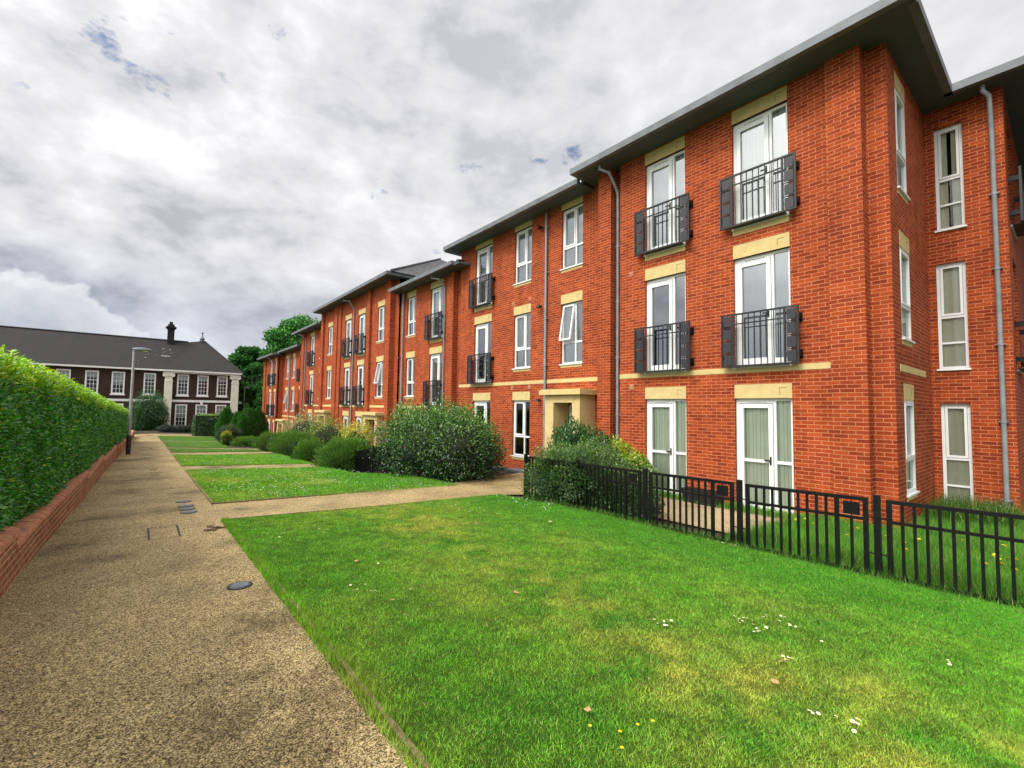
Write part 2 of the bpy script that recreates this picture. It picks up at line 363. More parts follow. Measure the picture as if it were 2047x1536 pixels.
def window_set(parent, P, rz, W, H, kind, glass='glass', back=None, opened=False, name=None, label=None):
    """frame mesh (part) with panes, handle, sash and blind as sub-parts"""
    mats = [M['white'], M['seal']]
    panes = []; leaf = None
    f = MB(); t = .055; v0 = V0 if kind != 'narrow2' else .004; v1 = v0 + .07
    if kind == 'door' or kind == 'doorlow':
        um = W * .665
        rect_frame(f, 0, W, 0, H, t, v0, v1, bot=.04)
        f.box(um, um + .05, v0, v1, .04, H - t)
        f.box(t, um, v0, v1, H - t - .05, H - t)              # head above leaf
        f.box(W * .2, W * .55, v0 - .012, v0, H - .075, H - .05, 0)  # trickle vent
        f.box(W * .2, W * .55, v0 - .004, v0 + .001, H - .083, H - .075, 1)
        sl0, sl1 = um + .05, W - t
        hmid = H * .455
        ltop = H - t - .05
        # leaf
        rect_frame(f, t + .012, um - .012, .05, ltop - .012, .085, v0 - .012, v0 + .05, bot=.14 if kind == 'door' else .11)
        f.box(t, t + .012, v0 + .02, v1, .04, ltop, 1); f.box(um - .012, um, v0 + .02, v1, .04, ltop, 1); f.box(t, um, v0 + .02, v1, ltop - .012, ltop, 1)
        f.box(sl0, sl1, v0 + .005, v1 - .01, .04, .17)
        if kind == 'doorlow':
            f.box(t + .097, um - .097, v0 - .012, v0 + .05, hmid - .03, hmid + .03); f.box(sl0, sl1, v0 + .005, v1 - .01, hmid - .03, hmid + .03)
            panes += [(t + .097, um - .097, .15, hmid - .03), (t + .097, um - .097, hmid + .03, ltop - .097), (sl0, sl1, .17, hmid - .03), (sl0, sl1, hmid + .03, H - t)]
        else:
            panes += [(t + .097, um - .097, .19, ltop - .097), (sl0, sl1, .17, H - t)]
        f.box(-.02, W + .02, -.03, v0, -.03, .0)              # threshold sill
    elif kind == 'casement':
        um = W * .60; wm = H * .35
        rect_frame(f, 0, W, 0, H, t, v0, v1)
        f.box(um, um + .05, v0, v1, t, H - t); f.box(t, um, v0, v1, wm - .03, wm + .03); f.box(um + .05, W - t, v0, v1, wm - .03, wm + .03)
        panes += [(t, um, t, wm - .03), (um + .05, W - t, t, wm - .03), (um + .05, W - t, wm + .03, H - t)]
        if not opened:
            rect_frame(f, t + .008, um - .008, wm + .038, H - t - .008, .05, v0 - .012, v0 + .04)
            f.box(t, t + .008, v0 + .02, v1, wm + .03, H - t, 1); f.box(um - .008, um, v0 + .02, v1, wm + .03, H - t, 1)
            panes.append((t + .058, um - .058, wm + .088, H - t - .058))
            f.box(W * .15, W * .45, v0 - .022, v0 - .012, H - .09, H - .07)
        leaf = (t + .008, um - .008, wm + .038, H - t - .008)
        f.box(-.03, W + .03, -.045, v0, -.035, .0)
    elif kind == 'narrow3':
        rect_frame(f, 0, W, 0, H, t, v0, v1)
        a, c = H * .245, H * .49
        f.box(t, W - t, v0, v1, a - .02, a + .02); f.box(t, W - t, v0, v1, c - .025, c + .025)
        rect_frame(f, t + .006, W - t - .006, c + .03, H - t - .006, .045, v0 - .012, v0 + .04)
        panes += [(t, W - t, t, a - .02), (t, W - t, a + .02, c - .025), (t + .051, W - t - .051, c + .075, H - t - .051)]
        f.box(-.03, W + .03, -.045, v0, -.035, .0)
    elif kind == 'narrow2':
        rect_frame(f, 0, W, 0, H, t, v0, v1)
        c = H * .36
        f.box(t, W - t, v0, v1, c - .025, c + .025)
        rect_frame(f, t + .006, W - t - .006, c + .03, H - t - .006, .045, v0 - .012, v0 + .04)
        panes += [(t, W - t, t, c - .025), (t + .051, W - t - .051, c + .075, H - t - .051)]
        f.box(-.03, W + .03, -.045, v0, -.035, .0)
    key = (kind, round(W, 3), round(H, 3), opened)
    me = cached(('win',) + key, lambda: f.mesh('window_frame', mats))
    o = put(name or ('balcony_door' if kind.startswith('door') else 'window'), me, parent, P, rz)
    if label: o['label'] = label
    def mk(rects):
        g = MB()
        for (a, b_, c, d) in rects: g.face([(a, v0 + .035, c), (b_, v0 + .035, c), (b_, v0 + .035, d), (a, v0 + .035, d)])
        return g.mesh('pane', [M[glass]])
    put('pane', cached(('pane', glass) + key, lambda: mk(panes)), o)
    if opened:
        a, b_, c, d = leaf; s = MB(); rect_frame(s, 0, b_ - a, -(d - c), 0, .05, -.03, .03)
        so = put('open_sash', cached(('sash',) + key, lambda: s.mesh('open_sash', mats)), o, (a, v0, d)); so.rotation_euler = (R_(-10), 0, 0)
        # the leaf swings out at its foot
        g = MB(); g.face([(.05, 0, -(d - c) + .05), (b_ - a - .05, 0, -(d - c) + .05), (b_ - a - .05, 0, -.05), (.05, 0, -.05)])
        g.box(0, 0.001, 0, .001, 0, .001)
        sp = put('sash_pane', cached(('spane', glass) + key, lambda: g.mesh('sash_pane', [M[glass]])), o, (a, v0, d)); sp.rotation_euler = (R_(-10), 0, 0)
    if kind.startswith('door'):
        h = MB(); h.box(um - .075, um - .045, v0 - .03, v0 - .013, H * .43, H * .5); h.box(um - .17, um - .055, v0 - .055, v0 - .035, H * .46, H * .472); h.box(um - .07, um - .055, v0 - .036, v0 - .03, H * .46, H * .472)
        put('handle', cached(('handle',) + key, lambda: h.mesh('handle', [M['seal']])), o)
    if back:
        bm = {'blind': 'blind', 'net': 'net', 'curtain': 'curtain', 'pair': 'curtain', 'gap': 'net'}[back]
        k = MB(); vv = v1 + .012; n = max(6, int(W / .09))
        spans = [(0, W)]
        if back == 'pair': spans = [(0, W * .42), (W * .56, W)]
        if back == 'gap': spans = [(W * .3, W)]
        for (ua, ub) in spans:
            nn = max(3, int((ub - ua) / .075))
            for i in range(nn):
                x0 = ua + (ub - ua) * i / nn; x1 = ua + (ub - ua) * (i + 1) / nn
                dv = .0 if i % 2 else .022
                k.face([(x0, vv + dv, 0), (x1 - (.004 if back == 'blind' else 0), vv + .022 - dv, 0), (x1 - (.004 if back == 'blind' else 0), vv + .022 - dv, H), (x0, vv + dv, H)])
        put({'blind': 'blind'}.get(back, 'curtain'), cached(('back', back) + key[:3], lambda: k.mesh('blind', [M[bm]])), o)
    return o

def lintel(parent, P, rz, W, H=.3, mark=True):
    def mk():
        b = MB(); b.box(0, W, -.006, .12, 0, H)
        if mark:
            s = .13; u = W - .10 - s; w = H - .09
            b.box(u, u + s, -.0085, -.005, w, w + .010, 1); b.box(u, u + .010, -.0085, -.005, w - s, w, 1)  # dark strips drawn as the shadow edges of a recessed square
        return b.mesh('lintel', [M['stone'], M['stone_shadow']])
    return put('lintel', cached(('lintel', round(W, 3), round(H, 3), mark), mk), parent, P, rz)
def stone_sill(parent, P, rz, W):
    return put('stone_sill', cached(('ssill', round(W, 3)), lambda: MB().box(0, W, -.008, .1, -.115, -.036).mesh('stone_sill', [M['stone']])), parent, P, rz)

def balcony(parent, P, rz, W):
    """P = lower-left corner of the door opening on the wall face"""
    e = .20; u0, u1 = -e, W + e; w0, w1 = .0, 1.15; v = -.17; t = .036; pc = .235
    def mkf():
        b = MB()
        b.box(u0, u1, v - .02, v + .02, w1 - t, w1); b.box(u0, u1, v - .02, v + .02, w0, w0 + t)
        for u in (u0, u1 - t): b.box(u, u + t, v - .018, v + .018, w0 + t, w1 - t)
        for u in (u0 + pc, u1 - pc - t): b.box(u, u + t, v - .017, v + .017, w0 + t, w1 - t)
        b.box(u0 + pc + t, u1 - pc - t, v - .012, v + .012, w1 - .24, w1 - .215)
        hs = (w1 - w0 - t) / 4
        for (a, c) in ((u0 + t, u0 + pc), (u1 - pc, u1 - t)):
            for i in range(1, 4): b.box(a, c, v - .010, v + .010, w0 + t / 2 + hs * i - .008, w0 + t / 2 + hs * i + .008)
        # floor ledge
        b.box(u0 + pc, u1 - pc, v + .02, -.001, w0 + .004, w0 + .03)
        return b.mesh('balcony_railing', [M['balcony']])
    o = put('balcony_railing', cached(('bal', round(W, 3)), mkf), parent, P, rz)
    hs = (w1 - w0 - t) / 4
    pm = cached(('plate', round(W, 3)), lambda: MB().box(-.082, .082, -.006, .006, -hs / 2 + .030, hs / 2 - .030).box(-.004, .004, -.005, .005, -hs / 2 + .008, hs / 2 - .008).box(-.1, .1, -.004, .004, -.004, .004).mesh('metal_plate', [M['plate']]))
    for uc in (u0 + (t + pc) / 2, u1 - (t + pc) / 2):
        for i in range(4): put('metal_plate', pm, o, (uc, v, w0 + t / 2 + hs * (i + .5)))
    a, c = u0 + pc + t, u1 - pc - t; n = 8
    bm = cached('balu', lambda: MB().box(-.008, .008, -.008, .008, w0 + t, w1 - t).mesh('baluster', [M['balcony']]))
    for i in range(n): put('baluster', bm, o, (a + (c - a) * (i + .5) / n, v, 0))
    br = cached('bracket', lambda: MB().box(-.035, .035, v + .018, -.002, -.05, .05).box(-.05, .05, -.012, -.001, -.09, .09).mesh('wall_bracket', [M['rail']]))
    for uc in (u0 + .04, u1 - .04):
        for w in (w0 + .2, w1 - .22): put('wall_bracket', br, o, (uc, 0, w))
    return o

def wall_grid(b, mp, u0, u1, w0, w1, ops, depth=.16, mat=0, room=True, roomm=1):
    """mp(u, v, w) -> world; openings (ua, ub, wa, wb)"""
    us = sorted(set([u0, u1] + [x for o in ops for x in o[:2]])); ws = sorted(set([w0, w1] + [x for o in ops for x in o[2:4]]))
    us = [x for x in us if u0 - 1e-6 <= x <= u1 + 1e-6]; ws = [x for x in ws if w0 - 1e-6 <= x <= w1 + 1e-6]
    for i in range(len(us) - 1):
        for j in range(len(ws) - 1):
            cu = (us[i] + us[i + 1]) / 2; cw = (ws[j] + ws[j + 1]) / 2
            if any(o[0] < cu < o[1] and o[2] < cw < o[3] for o in ops): continue
            b.face([mp(us[i], 0, ws[j]), mp(us[i + 1], 0, ws[j]), mp(us[i + 1], 0, ws[j + 1]), mp(us[i], 0, ws[j + 1])], mat)
    for (a, c, d, e) in [o[:4] for o in ops]:
        b.face([mp(a, 0, d), mp(a, depth, d), mp(a, depth, e), mp(a, 0, e)], mat)
        b.face([mp(c, 0, e), mp(c, depth, e), mp(c, depth, d), mp(c, 0, d)], mat)
        b.face([mp(a, 0, e), mp(a, depth, e), mp(c, depth, e), mp(c, 0, e)], mat)
        b.face([mp(c, 0, d), mp(c, depth, d), mp(a, depth, d), mp(a, 0, d)], mat)
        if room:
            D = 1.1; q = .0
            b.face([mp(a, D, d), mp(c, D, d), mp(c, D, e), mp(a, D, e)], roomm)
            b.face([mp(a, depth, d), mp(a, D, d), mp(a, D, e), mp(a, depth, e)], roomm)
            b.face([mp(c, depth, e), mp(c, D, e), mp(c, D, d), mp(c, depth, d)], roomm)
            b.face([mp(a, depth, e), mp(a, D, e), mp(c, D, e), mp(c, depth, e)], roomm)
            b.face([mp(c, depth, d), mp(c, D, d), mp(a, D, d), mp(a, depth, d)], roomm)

def mpX(X):    # wall facing -X : u -> -Y
    return lambda u, v, w: (X + v, -u, w)
def mpY(Y):    # wall facing -Y : u -> +X
    return lambda u, v, w: (u, Y + v, w)
RZX = R_(-90)

def hip_roof(parent, x0, x1, y0, y1, ze, pitch, hipn=True, hipf=True, m='tile', name='roof', ridge_caps=True):
    """hips at the near (low y) and far ends; a gable end where False"""
    d = (x1 - x0) / 2; xr = (x0 + x1) / 2; zr = ze + d * pitch
    ya = y0 + (d if hipn else 0); yb = y1 - (d if hipf else 0)
    if ya > yb: ya = yb = (ya + yb) / 2
    b = MB(); sl = math.hypot(1, pitch)
    P = lambda x, y, z: (x, y, z)
    A, B_, C_, D_ = P(x0, y0, ze), P(x1, y0, ze), P(x1, y1, ze), P(x0, y1, ze); E_, F_ = P(xr, ya, zr), P(xr, yb, zr)
    b.face([D_, A, E_, F_], 0, [(y1, 0), (y0, 0), (ya, d * sl), (yb, d * sl)])
    b.face([B_, C_, F_, E_], 0, [(y0, 0), (y1, 0), (yb, d * sl), (ya, d * sl)])
    b.face([A, B_, E_], 0, [(x0, 0), (x1, 0), (xr, d * sl)]); b.face([C_, D_, F_], 0, [(x1, 0), (x0, 0), (xr, d * sl)])
    b.face([A, D_, C_, B_], 0)
    if ridge_caps:
        for (p, q) in ((A, E_), (D_, F_), (E_, F_)):
            if (Vector(p) - Vector(q)).length > .3: b.tube([(p[0], p[1], p[2] + .02), (q[0], q[1], q[2] + .02)], .07, 6)
    return b.build(name, [M[m]], parent)

def gutter_run(b, pts, z0, z1, w=.13):
    """box gutter/fascia following a polyline in plan; inside is to the right of travel"""
    for (p, q) in zip(pts[:-1], pts[1:]):
        dx, dy = q[0] - p[0], q[1] - p[1]; l = math.hypot(dx, dy); nx, ny = dy / l * w, -dx / l * w
        A = [(p[0], p[1]), (q[0], q[1]), (q[0] + nx, q[1] + ny), (p[0] + nx, p[1] + ny)]
        lo = [(x, y, z0) for x, y in A]; hi = [(x, y, z1) for x, y in A]
        # rounded lower outer edge
        b.face(lo[::-1]); b.face(hi)
        for i in range(4):
            j = (i + 1) % 4; b.face([lo[i], lo[j], hi[j], hi[i]])
        # joint straps
        n = max(1, int(l / 2))
        for k in range(1, n):
            t = k / n; x = p[0] + dx * t; y = p[1] + dy * t
            ex, ey = dx / l * .03, dy / l * .03; ox, oy = -nx / w * .006, -ny / w * .006
            b.face([(x - ex + ox, y - ey + oy, z0 - .004), (x + ex + ox, y + ey + oy, z0 - .004), (x + ex + ox, y + ey + oy, z1 + .003), (x - ex + ox, y - ey + oy, z1 + .003)])

def downpipe(parent, x, y, ztop, zbot, xe=None, ze=None, r=.042, face='X', ye=None):
    b = MB()
    if xe is not None:
        pts = [(xe, ye if ye is not None else y, ze), (xe, ye if ye is not None else y, ze - .12), (xe + (x - xe) * .25, y, ze - .24), (x - (x - xe) * .15, y, ztop + .16), (x, y, ztop), (x, y, zbot)]
    else: pts = [(x, y, ztop), (x, y, zbot)]
    b.tube(pts, r, 10)
    z = zbot + .6
    while z < ztop - .2:
        b.lathe(x, y, [(r + .001, z), (r + .009, z), (r + .009, z + .05), (r + .001, z + .05)], 10)
        b.box(x - .01, x + .06, y - .075, y + .075, z + .018, z + .034)
        z += 1.55
    return b.build('downpipe', [M['pipe']], parent, smooth=True)

# ------------------------------------------------------------------ apartment blocks
S = 3.065
def facade_openings(parent, X, base, spec):
    """spec: list of (y_left(high), y_right(low), level, kind, back, options); returns wall openings in (u)"""
    ops = []
    for it in spec:
        yh, yl, lev, kind, back = it[:5]; opt = it[5] if len(it) > 5 else {}
        W = yh - yl; z1 = base + .285 + S * lev
        H = 2.40 if kind.startswith('door') else opt.get('H', 1.93)
        z0 = z1 - H
        ops.append((-yh, -yl, z0, z1))
        P = (X - parent.location.x, yh - parent.location.y, z0 - parent.location.z)
        gl = 'glass' if lev > 0 else 'glass_dim'
        k2 = kind
        if kind == 'door' and lev == 0: k2 = 'doorlow'
        window_set(parent, P, RZX, W, H, k2, gl, back, opt.get('open', False))
        lz = P[2] + H
        if lev == 2: lh = .30
        else: lh = .295
        lintel(parent, (P[0], P[1], lz), RZX, W, lh)
        if kind == 'casement': stone_sill(parent, P, RZX, W)
        if kind == 'door' and lev > 0: balcony(parent, P, RZX, W)
        if kind == 'door' and lev == 2:
            put('stone_sill', cached(('dsill', round(W, 3)), lambda: MB().box(0, W, -.008, .1, -.15, -.031).mesh('stone_sill', [M['stone']])), parent, P, RZX)
    return ops

def band(b, X, ya, yb, base):
    b.box(X - .012, X + .05, ya, yb, base + .835, base + .952)

def portal(parent, ya, yb, zg, base, Xw, Xf):
    """cream entrance surround projecting from the wall, low y = ya"""
    zt = base + .42
    b = MB(); t = .30; oy0, oy1 = ya + t, yb - .37; zo = base + .19
    b.box(Xf, Xw + .02, ya, oy0, zg, zt); b.box(Xf, Xw + .02, oy1, yb, zg, zt)
    b.box(Xf, Xw + .02, oy0, oy1, zo, zt)
    for u in (ya + .10,):
        b.box(Xf - .003, Xf + .01, u, u + .12, zt - .1, zt - .09, 1); b.box(Xf - .003, Xf + .01, u + .11, u + .12, zt - .21, zt - .1, 1)  # same key mark, its recess shadow painted as dark strips
    o = b.build('porch', [M['render'], M['stone_shadow']], parent)
    MB().box(Xf - .14, Xw + .02, ya - .13, yb + .13, zt + .003, zt + .14).box(Xf - .10, Xw + .02, ya - .09, yb + .09, zt + .14, zt + .165).build('porch_roof', [M['stone']], o)
    f = MB(); W = oy1 - oy0
    f.box(Xw + .03, Xw + .09, oy0, oy0 + .07, zg, zo); f.box(Xw + .03, Xw + .09, oy1 - .07, oy1, zg, zo); f.box(Xw + .03, Xw + .09, oy0, oy1, zo - .08, zo)
    f.box(Xw + .04, Xw + .08, oy0, oy1, zg + .0, zg + .12)
    d = f.build('entrance_door', [M['white']], o)
    MB().box(Xw + .05, Xw + .07, oy0 + .07, oy1 - .07, zg + .12, zo - .08).build('door_panel', [M['pot']], d)
    return o

def apartment(label, loc):
    r = empty('apartment_block', loc); tag(r, label, 'apartment building', 'red brick apartment blocks along the path'); return r

# ---- near block -------------------------------------------------------------
A = apartment('nearest and tallest looking red brick apartment block with a corner beside the black fence', (10, 8, g1(10, 6)))
ZB = -3.2
w = MB()
zt = 6.80
sp1 = [(6.92, 5.79, 0, 'door', 'blind'), (4.65, 3.52, 0, 'door', 'blind'), (6.92, 5.79, 1, 'door', None), (4.65, 3.52, 1, 'door', 'net'), (6.92, 5.79, 2, 'door', 'net'), (4.65, 3.52, 2, 'door', 'blind')]
ops = facade_openings(A, 10.0, 0, sp1)
wall_grid(w, mpX(10.0), -7.72, -2.83, ZB, zt, ops)
w.box(9.9, 10.3, 2.28, 2.83, ZB, zt)                 # corner pilaster
w.box(10.185, 10.6, 1.956, 2.28, ZB, zt)
w.box(10.206, 10.5, 7.72, 7.97, ZB, zt)              # slot behind the pipe
w.face([(10.0, 7.72, ZB), (10.206, 7.72, ZB), (10.206, 7.72, zt), (10.0, 7.72, zt)])
w.box(9.9, 10.5, 7.97, 8.42, ZB, zt)
# side wall facing the camera
sops = [(10.78, 11.58, 4.24, 6.2), (10.78, 11.58, 1.40, 3.12), (10.78, 11.58, -1.46, .26)]
wall_grid(w, mpY(1.956), 10.6, 13.4, ZB, zt, sops)
for i, (a, c, d, e) in enumerate(sops):
    P = (a - 10, 1.956 - 8, d - A.location.z)
    window_set(A, P, 0, c - a, e - d, 'narrow2', 'glass_dim', 'curtain', False)
    lintel(A, (P[0] - .0, P[1], P[2] + (e - d)), 0, c - a, .30, True)
    stone_sill(A, P, 0, c - a)
# recessed wall
rops = [(-1.79, -1.34, 4.02, 6.31), (-1.83, -1.36, .98, 3.28), (-1.83, -1.37, -2.07, .24)]
wall_grid(w, mpX(13.4), -1.956, -.73, ZB, zt, rops)
for i, (a, c, d, e) in enumerate(rops):
    window_set(A, (3.4, -a - 8, d - A.location.z), RZX, c - a, e - d, 'narrow3', 'glass_dim', ('pair', 'curtain', 'curtain')[i])
# far right return with its own balcony
rr = [(14.1, 15.2, .955, 3.35), (14.1, 15.2, 4.02, 6.41)]
wall_grid(w, mpY(.73), 13.4, 24, ZB, zt, rr)
for (a, c, d, e) in rr:
    P = (a - 10, .73 - 8, d - A.location.z)
    window_set(A, P, 0, c - a, e - d, 'door', 'glass', 'net'); balcony(A, P, 0, c - a)
# middle bay
X2 = 10.32
sp2 = [(15.22, 14.05, 0, 'door', None), (12.70, 11.76, 0, 'casement', None, {'H': 1.95}),
       (15.22, 14.05, 1, 'door', None), (12.70, 11.76, 1, 'casement', 'pair'), (10.30, 9.38, 1, 'casement', 'net', {'open': True}),
       (15.22, 14.05, 2, 'door', 'net'), (12.70, 11.76, 2, 'casement', 'net'), (10.30, 9.38, 2, 'casement', 'net')]
ops = facade_openings(A, X2, 0, sp2)
ops.append((-9.93, -9.05, -2.25, .19))
wall_grid(w, mpX(X2), -16.30, -8.42, ZB - .3, zt, ops)
w.face([(X2, 16.30, ZB), (18, 16.30, ZB), (18, 16.30, zt), (X2, 16.30, zt)])
w.face([(18, 16.30, ZB), (24, .73, ZB), (24, .73, zt), (18, 16.30, zt)])
w.build('wall', [M['brick'], M['interior']], A)
b = MB(); band(b, 10.0, 2.83, 7.72, 0); band(b, X2, 8.75, 16.28, 0); b.box(10.56, 12.75, 1.944, 1.99, .77, .90)
b.build('stone_band', [M['stone']], A)
portal(A, 8.86, 10.30, -2.30, 0, X2, 9.66)
s = MB()
s.box(9.42, 13.4, 1.42, 8.92, 6.748, 6.80); s.box(12.98, 24, -2, 1.42, 6.748, 6.80); s.box(13.4, 24, 1.42, 8.92, 6.748, 6.80)
s.box(9.76, 24, 8.92, 16.55, 6.612, 6.67)
s.build('soffit', [M['soffit']], A)
g = MB(); gutter_run(g, [(9.4, 8.95), (9.4, 1.40)], 6.735, 6.90); gutter_run(g, [(9.53, 1.40), (12.96, 1.40)], 6.735, 6.90, -.13); gutter_run(g, [(12.96, 1.53), (12.96, -3)], 6.735, 6.90)
gutter_run(g, [(9.4, 8.95), (11.5, 8.95)], 6.735, 6.90); gutter_run(g, [(9.72, 16.6), (9.72, 8.96)], 6.60, 6.755); gutter_run(g, [(11.5, 16.6), (9.72, 16.6)], 6.60, 6.755)
g.build('gutter', [M['gutter']], A)
hip_roof(A, 9.52, 22.4, 1.52, 8.9, 6.89, .42)
hip_roof(A, 9.84, 22.0, 8.96, 16.5, 6.745, .42, hipn=False)
hip_roof(A, 13.08, 26.0, -8, 1.50, 6.89, .42, hipf=False)
downpipe(A, 10.06, 7.845, 6.0, -2.3, 9.52, 6.74, ye=8.05)
downpipe(A, 10.25, 10.95, 6.55, -2.3)
downpipe(A, 13.33, .90, 5.85, -2.3, 13.05, 6.74, ye=.98)
for (x, y, z) in ((9.995, 7.33, .61), (9.995, 7.35, 3.62), (X2 - .005, 12.72, 3.78), (X2 - .005, 11.80, 3.80), (X2 - .005, 12.72, .73), (X2 - .005, 11.80, .74)):
    MB().box(x - .008, x + .02, y - .07, y + .07, z - .07, z + .07).box(x - .014, x - .008, y - .055, y + .055, z - .045, z - .025).box(x - .014, x - .008, y - .055, y + .055, z, z + .02).build('air_vent', [M['coping']], A)
for z in (6.13, 3.42, .27):
    MB().tube([(X2, 11.22, z + .02), (X2 - .12, 11.22, z + .03)], .02, 6).lathe(X2 - .13, 11.22, [(.0, z + .06), (.05, z + .05), (.085, z - .04), (.0, z - .05)], 12).build('wall_lamp', [M['rail']], A, smooth=True)

# ---- middle block -----------------------------------------------------------
B = apartment('middle red brick apartment block set lower down the slope behind the big glossy shrub', (10, 28, g1(10, 28)))
DB = -.905; ZB = -4.4; X3 = 10.3
w = MB()
zt3 = 5.93
sp = [(18.87, 17.72, 0, 'door', None), (18.87, 17.72, 1, 'door', 'pair'), (18.87, 17.72, 2, 'door', 'net'),
      (21.30, 20.35, 0, 'casement', None), (21.30, 20.35, 1, 'casement', 'net'), (21.30, 20.35, 2, 'casement', 'net')]
ops = facade_openings(B, X3, DB, sp)
wall_grid(w, mpX(X3), -22.05, -17.24, ZB, zt3, ops)
w.box(10.2, 10.5, 16.71, 17.24, ZB, zt3); w.box(10.47, 10.9, 16.32, 16.71, ZB, zt3)
X4 = 10.0; zt4 = 6.80
w.box(9.9, 10.4, 22.50, 22.95, ZB, zt4); w.box(10.2, 10.6, 22.05, 22.50, ZB, zt4)
w.face([(10.2, 22.05, ZB), (13, 22.05, ZB), (13, 22.05, zt4), (10.2, 22.05, zt4)])
sp = [(24.35, 23.40, 1, 'casement', 'net', {'open': True}), (24.35, 23.40, 2, 'casement', 'net'),
      (27.28, 26.15, 0, 'door', None), (27.28, 26.15, 1, 'door', 'gap'), (27.28, 26.15, 2, 'door', 'net'),
      (29.57, 28.44, 0, 'door', None), (29.57, 28.44, 1, 'door', 'curtain'), (29.57, 28.44, 2, 'door', 'net'),
      (33.07, 32.10, 1, 'casement', 'net'), (33.07, 32.10, 2, 'casement', 'net')]
ops = facade_openings(B, X4, DB, sp)
wall_grid(w, mpX(X4), -34.35, -22.95, ZB, zt4, ops)
for (a, c) in ((25.17, 25.60), (30.80, 31.45)): w.box(9.86, 10.05, a, c, ZB, zt4)
w.box(9.93, 10.05, 30.25, 30.80, ZB, zt4)
w.box(9.86, 10.05, 33.85, 34.35, ZB, zt4)
w.face([(10.0, 34.35, ZB), (10.3, 34.35, ZB), (10.3, 34.35, zt4), (10.0, 34.35, zt4)])
sp = [(35.93, 35.00, 1, 'casement', None), (35.93, 35.00, 2, 'casement', None), (38.55, 37.42, 0, 'door', 'net'), (38.55, 37.42, 1, 'door', 'net'), (38.55, 37.42, 2, 'door', 'net')]
ops = facade_openings(B, 10.3, DB, sp)
wall_grid(w, mpX(10.3), -41.3, -34.35, ZB, 6.0, ops)
w.box(10.18, 10.4, 40.0, 40.64, ZB, 6.0)
w.face([(10.3, 41.3, ZB), (18, 41.3, ZB), (18, 41.3, 6.0), (10.3, 41.3, 6.0)])
w.build('wall', [M['brick'], M['interior']], B)
b = MB(); band(b, X3, 17.26, 22.0, DB); band(b, X4, 23.0, 25.15, DB); band(b, X4, 25.62, 30.2, DB); band(b, X4, 31.5, 33.8, DB); band(b, 10.3, 34.6, 39.95, DB)
b.build('stone_band', [M['stone']], B)
portal(B, 22.98, 24.95, -3.05, DB, X4, 9.55)
portal(B, 31.6, 33.55, -3.0, DB, X4, 9.55)
s = MB(); s.box(9.74, 14, 15.6, 22.2, 5.872, 5.93); s.box(9.44, 14, 21.65, 34.6, 6.692, 6.75); s.box(9.74, 14, 34.4, 41.7, 5.942, 6.0)
s.build('soffit', [M['soffit']], B)
g = MB(); gutter_run(g, [(9.7, 22.05), (9.7, 15.9)], 5.86, 6.02); gutter_run(g, [(9.7, 15.9), (10.6, 15.55)], 5.86, 6.02, -.13); gutter_run(g, [(9.4, 34.5), (9.4, 21.6)], 6.68, 6.85); gutter_run(g, [(9.4, 21.6), (13, 21.6)], 6.68, 6.85, -.13)
gutter_run(g, [(9.7, 41.7), (9.7, 34.5)], 5.93, 6.08); gutter_run(g, [(14, 34.5), (9.4, 34.5)], 6.68, 6.85)
g.build('gutter', [M['gutter']], B)
hip_roof(B, 9.82, 21, 15.8, 21.58, 6.01, .45, hipf=False); hip_roof(B, 9.46, 22.4, 21.5, 34.6, 6.84, .56); hip_roof(B, 9.82, 21, 34.55, 41.6, 6.07, .42, hipn=False)
downpipe(B, 10.2, 21.57, 5.9, -3); downpipe(B, 10.2, 17.42, 5.3, -3, 9.8, 5.86, ye=17.9, r=.035)
downpipe(B, 9.93, 27.88, 5.9, -3, 9.5, 6.68, ye=28.6); downpipe(B, 10.22, 39.65, 5.3, -3, 9.8, 5.92, ye=40.2)
for z in (5.5, 2.5):
    MB().tube([(X3, 21.85, z + .02), (X3 - .12, 21.85, z + .03)], .02, 6).lathe(X3 - .13, 21.85, [(.0, z + .06), (.05, z + .05), (.085, z - .04), (.0, z - .05)], 12).build('wall_lamp', [M['rail']], B, smooth=True)

# ---- far block --------------------------------------------------------------
Cc = apartment('farthest red brick apartment block, the lowest one beside the dark conifers', (10, 50, g1(10, 50)))
DC = -1.96; ZB = -5.6; X6 = 10.7; X7 = 10.2
w = MB(); zt6 = 5.15; zt7 = 4.95
sp = [(48.05, 47.05, 1, 'casement', 'net', {'open': True}), (48.05, 47.05, 2, 'casement', 'net'), (45.65, 44.70, 1, 'casement', 'net'), (45.65, 44.70, 2, 'casement', 'net'),
      (45.65, 44.70, 0, 'casement', 'net'), (43.20, 42.10, 0, 'door', 'net'), (43.20, 42.10, 1, 'door', 'net'), (43.20, 42.10, 2, 'door', 'net')]
ops = facade_openings(Cc, X6, DC, sp)
wall_grid(w, mpX(X6), -49.0, -41.3, ZB, zt6, ops)
DC7 = DC - .1
sp = []
for lev in (0, 1, 2): sp += [(52.75, 51.70, lev, 'door', 'net'), (50.50, 49.45, lev, 'door', 'net')]
ops = facade_openings(Cc, X7, DC7, sp)
wall_grid(w, mpX(X7), -55.4, -49.0, ZB, zt7, ops)
w.face([(X7, 49.0, ZB), (X6 + .3, 49.0, ZB), (X6 + .3, 49.0, zt7), (X7, 49.0, zt7)])
w.box(X7 - .1, X7 + .1, 54.5, 55.4, ZB, zt7); w.box(X7 - .1, X7 + .1, 49.0, 49.3, ZB, zt7)
w.face([(X7, 55.4, ZB), (18, 55.4, ZB), (18, 55.4, zt7), (X7, 55.4, zt7)])
w.build('wall', [M['brick'], M['interior']], Cc)
